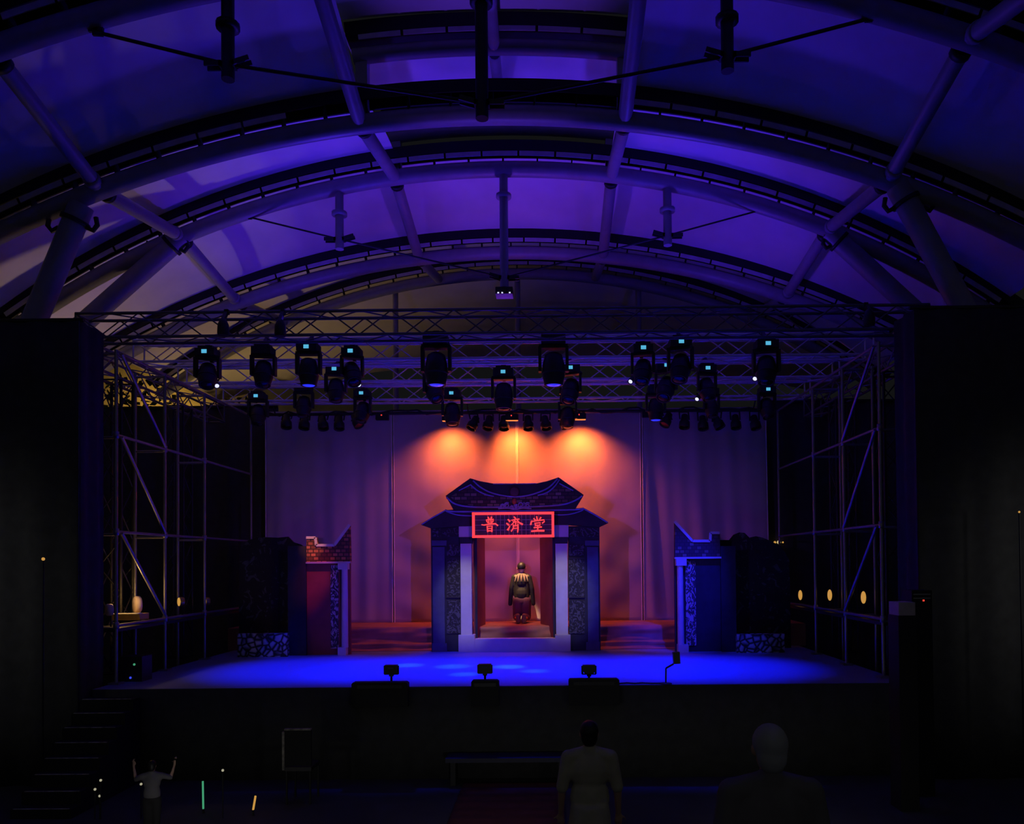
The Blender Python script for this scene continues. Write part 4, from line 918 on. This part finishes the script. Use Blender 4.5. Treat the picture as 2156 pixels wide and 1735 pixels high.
for i, (px, py, lab) in enumerate(((824, 1409, 'small black floodlight on the first edge box'), (1021, 1407, 'small black floodlight on the middle edge box'), (1240, 1409, 'small black floodlight on the third edge box'))):
    Y = SY + 0.06; c = at(px, py, Y); s = 0.145
    a = thing('foot_floodlight', lab, 'floodlight', (c.x, Y, 0.0), 'floodlights along the stage edge')
    tz = c.z
    h = MB(); 
    if i < 2: h.prism([(c.x - 0.085, tz - 0.055), (c.x + 0.085, tz - 0.055), (c.x + 0.09, tz + 0.062), (c.x - 0.09, tz + 0.062)], Y - 0.05, Y + 0.05)
    else: h.prism([(c.x - 0.06, tz - 0.06), (c.x + 0.06, tz - 0.06), (c.x + 0.088, tz - 0.02), (c.x + 0.09, tz + 0.062), (c.x - 0.09, tz + 0.062), (c.x - 0.088, tz - 0.02)], Y - 0.05, Y + 0.05)
    hd = h.build('housing', M['black'], a)
    MB().box((c.x, Y + 0.052, tz), (0.15, 0.006, 0.09)).build('flood_glass', M['lens'], hd)
    if i < 2:
        MB().box((c.x, Y - 0.053, tz + 0.02), (0.08, 0.008, 0.025)).build('rear_label_plate', M['navycol'], hd)
    MB().bar((c.x - 0.03, Y, tz - 0.075), (c.x + 0.03, Y, tz - 0.075), 0.05, 0.05, (0, 0, 1)).bar((c.x + 0.095, Y, tz - 0.07), (c.x + 0.095, Y, tz + 0.05), 0.03, 0.012, (0, 1, 0)).bar((c.x - 0.095, Y, tz - 0.07), (c.x - 0.095, Y, tz + 0.05), 0.03, 0.012, (0, 1, 0)).bar((c.x - 0.1, Y, tz - 0.07), (c.x + 0.1, Y, tz - 0.07), 0.03, 0.015).build('yoke', M['black'], a)
    MB().tube([(c.x, Y, 0.0), (c.x, Y, tz - 0.09)], 0.016, 8).lathe((c.x, Y, 0), (0, 0, 1), [(0, 0.07), (0.012, 0.07), (0.02, 0.02)], 12).build('stand', M['black'], a)
Y = SY + 0.05
b0, b1, c = at(1402, 1447, Y), at(1402, 1407, Y), at(1424, 1385, Y)
a = thing('lamp_on_stand', 'small black lamp on a bent thin stand at the stage edge', 'stage lamp', (b0.x, Y, 0))
MB().tube([(b0.x, Y, 0.0), b1], 0.012, 8).build('pole', M['cable'], a)
MB().tube([b1, at(1418, 1398, Y)], 0.014, 8).build('bent_arm', M['cable'], a)
MB().box((c.x, Y, c.z), (0.095, 0.09, 0.165), M3=_r3('Y', -0.06)).build('lamp_head', M['black'], a)
MB().lathe((b0.x, Y, 0), (0, 0, 1), [(0, 0.09), (0.015, 0.085), (0.02, 0.015)], 14).build('foot', M['black'], a)
m = MB(); pts = [on(x, y, 0.012) for x, y in ((1300, 1441), (1320, 1438), (1338, 1441), (1352, 1438), (1370, 1441), (1392, 1440), (1402, 1438))]
tag(m.tube([Vector((p.x, max(p.y, SY + 0.04), 0.014)) for p in pts], 0.011, 6).build('cable', M['cable'], origin=(pts[0].x, SY + 0.05, 0)), 'thin black cable along the stage edge near the bent lamp stand', 'cable')

# steps up to the stage at one side
st = thing('stage_stairs', 'narrow dark steps with pale edges climbing to the stage corner', 'stairs', (-5.5, 10.4, GZ))
for i in range(8):
    Y = 11.1 - 0.2 * i; z = -0.10 - 0.155 * i
    if z - 0.05 < GZ: break
    m = MB(); m.box((-5.42, Y - 0.08, (z + GZ) / 2), (0.74, 0.199, z - GZ)); t = m.build('step', M['gutter'], st)
    MB().box((-5.42, Y - 0.17, z + 0.004), (0.68, 0.018, 0.008)).build('tread_edge', M['stepedge'], t)  # pale strip along the front of each tread

# ------------------------------------------------------------------ people
def fuse(mb, voxel, it=4):
    """one continuous skin over the overlapping volumes"""
    me = bpy.data.meshes.new('tmp'); me.from_pydata([tuple(v) for v in mb.v], [], mb.f); me.update()
    o = bpy.data.objects.new('tmp', me); C.objects.link(o)
    r = o.modifiers.new('r', 'REMESH'); r.mode = 'VOXEL'; r.voxel_size = voxel
    s = o.modifiers.new('s', 'SMOOTH'); s.factor = 0.5; s.iterations = it
    dg = bpy.context.evaluated_depsgraph_get(); e = bpy.data.meshes.new_from_object(o.evaluated_get(dg))
    out = MB(); out.add([tuple(v.co) for v in e.vertices], [tuple(p.vertices) for p in e.polygons], True)
    bpy.data.objects.remove(o); bpy.data.meshes.remove(me); bpy.data.meshes.remove(e)
    return out
def hand(m, wrist, d, palm_n, s=1.0, curl=0.35, thumb_side=1):
    """palm, four bent fingers of different lengths and a thumb leaving the side of the palm"""
    d = d.normalized(); n = (palm_n - d * palm_n.dot(d)).normalized(); w = d.cross(n)
    for k in (-1, -0.33, 0.33, 1): m.capsule(wrist + w * 0.012 * k * s, wrist + d * 0.085 * s + w * 0.028 * k * s, 0.016 * s, 0.013 * s, 8)
    for k, L in ((-1, 0.062), (-0.33, 0.078), (0.33, 0.083), (1, 0.072)):
        k2 = k * thumb_side
        p = wrist + d * 0.088 * s + w * 0.029 * k2 * s
        for j in range(3):
            a = curl * (j + 0.6); dd = d * math.cos(a) + n * math.sin(a)
            q = p + dd * (L / 3 + 0.006) * s; m.capsule(p, q, 0.0085 * s, 0.008 * s, 8); p = q
    p = wrist + d * 0.03 * s + w * 0.03 * thumb_side * s
    q = p + (d * 0.6 + w * 0.7 * thumb_side + n * 0.3).normalized() * 0.045 * s; m.capsule(p, q, 0.012 * s, 0.0095 * s, 8)
    m.capsule(q, q + (d * 0.9 + w * 0.2 * thumb_side + n * 0.3).normalized() * 0.032 * s, 0.0095 * s, 0.008 * s, 8)
def head(m, c, f, s=1.0):
    """skull, jaw, nose, brow, lips and ears; f: the way the face looks"""
    f = f.normalized(); r = f.cross(Vector((0, 0, 1))).normalized(); u = r.cross(f); R = Matrix((r, f, u)).transposed()
    P = lambda x, y, z: c + R @ Vector((x, y, z)) * s
    m.ball(P(0, -0.012, 0.02), (0.076 * s, 0.096 * s, 0.098 * s), 16, 12, R)
    m.ball(P(0, 0.030, -0.050), (0.056 * s, 0.062 * s, 0.066 * s), 14, 10, R)
    m.capsule(P(0, 0.092, 0.012), P(0, 0.108, -0.030), 0.010 * s, 0.017 * s, 8)
    m.capsule(P(-0.03, 0.080, 0.026), P(0.03, 0.080, 0.026), 0.012 * s, 0.012 * s, 8)
    m.capsule(P(-0.018, 0.086, -0.066), P(0.018, 0.086, -0.066), 0.009 * s, 0.009 * s, 8)
    for k in (-1, 1): m.ball(P(0.079 * k, -0.008, 0.0), (0.012 * s, 0.020 * s, 0.032 * s), 10, 8, R)
    return P, R
def eyes(a, body, P, R, s=1.0):
    for k in (-1, 1):
        e = MB(); e.ball(P(0.032 * k, 0.084, 0.006), (0.014 * s, 0.010 * s, 0.008 * s), 10, 8, R)
        e.ball(P(0.032 * k, 0.0925, 0.006), (0.006 * s, 0.003 * s, 0.006 * s), 8, 6, R); e.build('eye', M['hair'], body)

# the actor kneeling upright inside the gate, back to the audience
kp = on(1098, 1312, PZ + 0.012)
OX, OY, OZ = at(1098, 1300, 16.78).x, 16.98, PZ + 0.030
V = lambda x, y, z: Vector((OX + x, OY + y, OZ + z))
act = thing('person', 'person in black jacket and plum trousers kneeling in the gate, back turned', 'person', (OX, OY, OZ))
b = MB()
for k in (-1, 1):
    b.capsule(V(0.105 * k, 0.05, 0.065), V(0.095 * k, 0.0, 0.50), 0.062, 0.092)                 # thigh
    b.capsule(V(0.105 * k, 0.05, 0.062), V(0.085 * k, -0.16, 0.065), 0.058, 0.060); b.capsule(V(0.085 * k, -0.16, 0.065), V(0.07 * k, -0.36, 0.10), 0.058, 0.042)   # shin along the floor
    b.capsule(V(0.07 * k, -0.36, 0.10), V(0.066 * k, -0.43, 0.145), 0.042, 0.036); b.capsule(V(0.066 * k, -0.42, 0.13), V(0.06 * k, -0.375, 0.02), 0.036, 0.030)
    b.capsule(V(0.15 * k, 0.0, 0.945), V(0.220 * k, -0.012, 0.72), 0.046, 0.036); b.capsule(V(0.220 * k, -0.012, 0.72), V(0.248 * k, 0.027, 0.455), 0.036, 0.026)
    hand(b, V(0.248 * k, 0.027, 0.455), Vector((0.02 * k, 0.02, -1)), Vector((-k, 0.1, 0)), 0.95, 0.3, 1 if k > 0 else -1)
    b.capsule(V(0.04 * k, 0.0, 0.99), V(0.15 * k, 0.0, 0.945), 0.045, 0.046)
b.ball(V(0, 0, 0.54), (0.165, 0.115, 0.12)); b.ball(V(0, 0.0, 0.70), (0.125, 0.09, 0.16)); b.ball(V(0, 0.0, 0.86), (0.145, 0.10, 0.15))
b.capsule(V(0, -0.005, 0.97), V(0, 0.008, 1.10), 0.056, 0.054)
P, R = head(b, V(0, 0.02, 1.145), Vector((0.05, 1, -0.06)), 1.14)
body = fuse(b, 0.008).build('body', M['skin'], act); eyes(act, body, P, R)
h = MB(); h.ball(P(0, -0.020, 0.034), (0.093, 0.110, 0.104), 18, 12, R); h.ball(P(0, -0.050, 0.012), (0.076, 0.070, 0.064), 14, 10, R); h.ball(P(0.02, 0.03, 0.075), (0.062, 0.066, 0.048), 12, 8, R)
fuse(h, 0.012, 2).build('hair', M['hair'], act)
j = MB()
for k in (-1, 1):
    j.capsule(V(0.160 * k, 0.0, 0.955), V(0.222 * k, -0.015, 0.72), 0.062, 0.050); j.capsule(V(0.222 * k, -0.015, 0.72), V(0.252 * k, 0.025, 0.38), 0.050, 0.046)
    j.capsule(V(0.04 * k, -0.005, 0.995), V(0.155 * k, 0.0, 0.955), 0.066, 0.066)
    j.capsule(V(0.075 * k, -0.01, 0.88), V(0.070 * k, -0.02, 0.52), 0.092, 0.100)
j.ball(V(0, -0.01, 0.60), (0.165, 0.145, 0.20)); j.ball(V(0, -0.02, 0.86), (0.165, 0.12, 0.17)); j.capsule(V(0, 0, 0.96), V(0, 0.0, 1.02), 0.074, 0.062)
jk = fuse(j, 0.012, 3).build('jacket', M['jacket'], act)
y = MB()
for i in range(9):  # pale brown petals fanning out from the collar
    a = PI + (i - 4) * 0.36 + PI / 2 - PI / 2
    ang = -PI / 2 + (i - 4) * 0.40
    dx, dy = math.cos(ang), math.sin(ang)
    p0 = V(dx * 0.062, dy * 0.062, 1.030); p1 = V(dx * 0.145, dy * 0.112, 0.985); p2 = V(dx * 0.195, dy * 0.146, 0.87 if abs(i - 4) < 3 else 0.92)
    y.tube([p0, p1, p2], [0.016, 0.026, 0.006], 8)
y.build('collar_petal', M['yoke'], jk)
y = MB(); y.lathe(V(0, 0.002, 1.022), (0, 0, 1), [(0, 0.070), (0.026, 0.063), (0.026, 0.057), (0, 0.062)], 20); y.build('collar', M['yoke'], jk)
t = MB()
for k in (-1, 1):
    t.capsule(V(0.108 * k, 0.04, 0.10), V(0.092 * k, -0.01, 0.46), 0.090, 0.110); t.capsule(V(0.108 * k, 0.05, 0.085), V(0.085 * k, -0.30, 0.105), 0.080, 0.070)
    t.capsule(V(0.075 * k, -0.10, 0.20), V(0.075 * k, -0.05, 0.44), 0.100, 0.110)
t.ball(V(0, -0.02, 0.42), (0.185, 0.150, 0.14))
fuse(t, 0.012, 3).build('trousers', M['plum'], act)
for k in (-1, 1):
    s_ = MB(); s_.capsule(V(0.062 * k, -0.455, 0.155), V(0.056 * k, -0.425, 0.04), 0.046, 0.056); s_.capsule(V(0.064 * k, -0.41, 0.12), V(0.060 * k, -0.38, 0.035), 0.045, 0.04)
    sh = fuse(s_, 0.008, 2).build('shoe', M['sole'], act)
    MB().ball(V(0.118 * k, -0.40, 0.10), (0.022, 0.03, 0.03)).build('heel_patch', M['rust'], sh)

# audience: dim figures seen from behind
def seated_or_standing(lab, x, y, gz, H, top, hairm, dress=None, raise_arm=0, turn=0.0, lower=None):
    s = H / 1.70; V = lambda a, b_, c: Vector((x, y, gz)) + _r3('Z', turn) @ Vector((a, b_, c)) * s
    a = thing('person', lab, 'person', (x, y, gz))
    b = MB(); cl = MB(); seat = H < 0; 
    for k in (-1, 1):
        b.capsule(V(0.09 * k, 0, 0.48), V(0.09 * k, 0, 0.88), 0.055 * s, 0.085 * s); b.capsule(V(0.09 * k, -0.01, 0.08), V(0.09 * k, 0, 0.48), 0.038 * s, 0.055 * s)
        b.capsule(V(0.09 * k, -0.03, 0.04), V(0.09 * k, 0.16, 0.03), 0.038 * s, 0.03 * s)
        sh = V(0.19 * k, 0, 1.38)
        if raise_arm == k or raise_arm == 2: el, wr, dr = V(0.34 * k, 0.10, 1.30), V(0.40 * k, 0.16, 1.55), Vector((0.1 * k, 0, 1))
        else: el, wr, dr = V(0.25 * k, -0.01, 1.10), V(0.26 * k, 0.08, 0.86), Vector((0, 0.1, -1))
        b.capsule(sh, el, 0.05 * s, 0.04 * s); b.capsule(el, wr, 0.04 * s, 0.027 * s)
        hand(b, wr, dr, Vector((0, 1, 0)), s, 0.3, 1 if k > 0 else -1)
        cl.capsule(sh, sh.lerp(el, 0.95), 0.068 * s, 0.056 * s); cl.capsule(V(0, 0, 1.36), V(0, -0.01, 1.445), 0.09 * s, 0.068 * s); cl.capsule(V(0.04 * k, 0, 1.42), sh, 0.062 * s, 0.066 * s)
    b.ball(V(0, 0, 0.94), (0.16 * s, 0.11 * s, 0.13 * s)); b.ball(V(0, 0, 1.12), (0.13 * s, 0.09 * s, 0.17 * s)); b.ball(V(0, 0, 1.30), (0.165 * s, 0.105 * s, 0.16 * s))
    b.capsule(V(0, 0, 1.40), V(0, 0.01, 1.50), 0.055 * s, 0.05 * s)
    f = _r3('Z', turn) @ Vector((0, 1, 0)); P, R = head(b, V(0, 0.02, 1.58), f, s)
    body = fuse(b, 0.011).build('body', M['skin'], a); eyes(a, body, P, R, s)
    h = MB(); h.ball(P(0, -0.020, 0.034), (0.086 * s, 0.102 * s, 0.096 * s), 16, 12, R); h.ball(P(0, -0.05, -0.02), (0.075 * s, 0.065 * s, 0.09 * s), 14, 10, R)
    fuse(h, 0.014, 2).build('hair', M[hairm], a)
    cl.ball(V(0, 0, 1.02), (0.18 * s, 0.13 * s, 0.22 * s)); cl.ball(V(0, 0, 1.26), (0.185 * s, 0.125 * s, 0.19 * s))
    if dress: cl.lathe(V(0, 0, 0.12), (0, 0, 1), [(0, 0.30 * s), (0.3 * s, 0.25 * s), (0.62 * s, 0.20 * s), (0.85 * s, 0.17 * s)], 20)
    fuse(cl, 0.015, 3).build('dress' if dress else 'shirt', M[top], a)
    if not dress:
        t = MB()
        for k in (-1, 1): t.capsule(V(0.09 * k, 0, 0.10), V(0.09 * k, 0, 0.88), 0.06 * s, 0.10 * s)
        t.ball(V(0, 0, 0.92), (0.175 * s, 0.125 * s, 0.13 * s)); fuse(t, 0.015, 2).build('trousers', M['darkcloth'], a)
    for k in (-1, 1): MB().capsule(V(0.09 * k, -0.05, 0.035), V(0.09 * k, 0.18, 0.03), 0.047 * s, 0.04 * s).build('shoe', M['black'], a)
    return a
p = at(1240, 1500, 6.9)
seated_or_standing('person in long pale cream dress standing before the stage, seen from behind', p.x, 6.9, GZ, 1.66, 'cream', 'hair', dress=True)
p = at(320, 1640, 8.7)
seated_or_standing('small person in grey shirt raising both arms near the stage stairs', p.x, 8.7, GZ, 0.90, 'greyshirt', 'hair', raise_arm=2, turn=0.2)
# a low terrace carries the grey haired watcher
b = MB(); b.box((0, 0.9, GZ + 0.25), (16, 6.4, 0.5)); struct('floor_terrace', b, M['ground'], 'low dark audience terrace')
p = at(1610, 1560, 4.0)
seated_or_standing('grey haired person in grey shirt watching from the audience terrace', p.x, 3.9, GZ + 0.5, 1.74, 'greyshirt', 'greyhair')

# things on the dark floor before the stage
m = MB(); m.sheet(lambda u, v: (at(955, 1700, 9.8).x + 1.38 * u, 9.0 + 1.9 * v, GZ + 0.012 + 0.004 * math.sin(v * 40)), 10, 40, (0, 0, -0.010)); tag(m.build('carpet', M['carpet'], origin=(0, 9.9, GZ)), 'dark red carpet on the ground before the middle of the stage', 'carpet')
x0, x1 = at(940, 1600, 10.9).x, at(1196, 1600, 10.9).x; zt = at(1060, 1592, 10.9).z
a = thing('bench', 'low navy bench against the stage skirt behind the red carpet', 'bench', ((x0 + x1) / 2, 10.95, GZ))
MB().box(((x0 + x1) / 2, 10.95, zt - 0.03), (x1 - x0, 0.34, 0.06)).build('seat', M['blueblack'], a)
for xx in (x0 + 0.1, x1 - 0.1): MB().box((xx, 10.95, (zt - 0.06 + GZ) / 2), (0.07, 0.28, zt - 0.06 - GZ)).build('leg', M['black'], a)
x0, x1 = at(608, 1570, 10.2).x, at(650, 1570, 10.2).x; z1, z0 = at(630, 1531, 10.2).z, at(630, 1610, 10.2).z
a = thing('chair', 'black chair with a pale edged back before the stage skirt', 'chair', ((x0 + x1) / 2, 10.2, GZ))
w = max(0.34, x1 - x0); xc = (x0 + x1) / 2 + 0.05
MB().prism([(xc - w / 2, GZ + 0.5), (xc + w / 2, GZ + 0.5), (xc + w / 2, z1), (xc - w / 2, z1)], 10.0, 10.04).build('backrest', M['gutter'], a)
MB().box((xc - w / 2 - 0.012, 10.02, (z0 + z1) / 2 - 0.02), (0.03, 0.05, z1 - z0)).box((xc, 10.02, z1 + 0.01), (w, 0.05, 0.02)).build('pale_edge', M['stepedge'], a)
MB().box((xc, 10.2, GZ + 0.45), (w, 0.38, 0.05)).build('seat', M['black'], a)
for sx in (-1, 1):
    for yy in (10.03, 10.37): MB().tube([(xc + sx * (w / 2 - 0.02), yy, GZ), (xc + sx * (w / 2 - 0.02), yy, GZ + 0.43)], 0.014, 6).build('leg', M['black'], a)
for lab, (xa, ya), (xb, yb), Y, mm, r in (('thin green light stick standing on the dark ground', (427, 1645), (428, 1703), 9.7, 'greenled', 0.012), ('short amber light stick leaning on the dark ground', (538, 1676), (533, 1705), 9.6, 'amber', 0.013)):
    p, q = at(xa, ya, Y), at(xb, yb, Y); e = Vector((q.x, Y, GZ + 0.002))
    a = thing('light_stick', lab, 'light stick', e)
    MB().tube([p, q], r, 8).build('lit_tube', M[mm], a); MB().tube([q, e], r * 1.1, 8).build('handle', M['black'], a)
for i, (px, py) in enumerate(((212, 1643), (200, 1662), (210, 1676), (297, 1651), (319, 1701), (331, 1700), (469, 1622))):
    c = at(px, py, 9.5); zz = c.z
    lab = ['topmost of three tiny yellow lamps below the stage stairs', 'middle of three tiny lamps below the stage stairs', 'lowest of three tiny lamps below the stage stairs', 'tiny white lamp beside the raised arm of the small person', 'first of two tiny lamps at the feet of the small person', 'second of two tiny lamps at the feet of the small person', 'tiny white lamp on a rod before the stage skirt'][i]
    a = thing('small_lamp', lab, 'lamp', (c.x, 9.5, GZ), 'tiny lamps before the stage')
    MB().ball(c, 0.016, 8, 6).build('lamp_bulb', M['dimwhite'], a); MB().tube([(c.x, 9.5, GZ), (c.x, 9.5, zz - 0.012)], 0.008, 6).build('lamp_rod', M['black'], a)

# ------------------------------------------------------------------ beyond the stage: trees, wall, far lamps
def tree(lab, x, y, h, r, seed, n=900):
    rn = random.Random(seed)
    a = thing('tree', lab, 'tree', (x, y, GZ), 'trees behind the hall')
    t = MB(); t.tube([(x, y, GZ), (x + 0.1, y, GZ + h * 0.3), (x - 0.05, y + 0.1, GZ + h * 0.6)], [0.16, 0.12, 0.07], 10)
    for i in range(7):
        an = rn.uniform(0, 6.28); z = GZ + h * rn.uniform(0.3, 0.6)
        t.tube([(x, y, z), (x + math.cos(an) * r * 0.4, y + math.sin(an) * r * 0.4, z + h * 0.16), (x + math.cos(an) * r * 0.8, y + math.sin(an) * r * 0.8, z + h * 0.26)], [0.05, 0.03, 0.012], 6)
    t.build('trunk', M['bark'], a)
    l = MB()
    for i in range(n):
        u = Vector((rn.gauss(0, 1), rn.gauss(0, 1), rn.gauss(0, 1))).normalized() * rn.uniform(0.35, 1) ** 0.5
        c = Vector((x + u.x * r, y + u.y * r, GZ + h * 0.68 + u.z * h * 0.32)); d = Vector((rn.gauss(0, 1), rn.gauss(0, 1), rn.gauss(0, 0.6))).normalized(); s = rn.uniform(0.10, 0.20)
        sd = d.cross(Vector((rn.gauss(0, 1), rn.gauss(0, 1), 1))).normalized()
        l.add([c - d * s, c + sd * s * 0.45, c + d * s, c - sd * s * 0.45], [(0, 1, 2, 3)])
    l.build('leaves', M['leaf'], a); return a
tree('leafy tree seen through the trusses at the house-left side', -10.9, 21.6, 8.4, 2.0, 4, 1100)
tree('smaller leafy tree beside the house-left curtain end', -8.3, 22.6, 8.2, 1.3, 5, 600)
tree('dark leafy tree beyond the house-right scaffold', 9.0, 21.0, 5.6, 1.8, 6, 700)
b = MB(); b.box((-10.5, 25.0, GZ + 4.9), (10, 0.3, 9.8)); tag(b.build('garden_wall', M['ochrewall'], origin=(-10.5, 25.0, GZ)), 'tall ochre wall lit by a street lamp behind the trees', 'wall', kind='structure')
for lab, px, py, Y, s in (('tiny distant yellow lamp far out on the house-left side', 91, 1177, 10.4, 0.022), ('tiny dim lamp at the far house-right edge', 2146, 1078, 10.4, 0.014)):
    c = at(px, py, Y)
    a = thing('distant_lamp', lab, 'lamp', (c.x, Y, GZ), 'tiny far lamps')
    MB().ball(c, s, 8, 6).build('lamp_globe', M['amber'], a); MB().tube([(c.x, Y, GZ), (c.x, Y, c.z - s)], 0.012, 6).build('lamp_pole', M['black'], a)
c = at(1640, 1142, 17.6)
a = thing('garden_lamp', 'small pale yellow lamp cluster between the backdrop and house-right scaffold', 'lamp', (c.x, 17.6, 0))
for dx, r, mm in ((-0.09, 0.03, 'amber'), (0.0, 0.045, 'amberpale'), (0.09, 0.02, 'amber')): MB().ball((c.x + dx, 17.6, c.z + 0.01 * r), r, 8, 6).build('lamp_globe', M[mm], a)
MB().tube([(c.x, 17.6, 0), (c.x, 17.6, c.z - 0.03)], 0.012, 6).tube([(c.x - 0.1, 17.6, c.z - 0.03), (c.x + 0.1, 17.6, c.z - 0.03)], 0.01, 6).build('lamp_pole', M['black'], a)
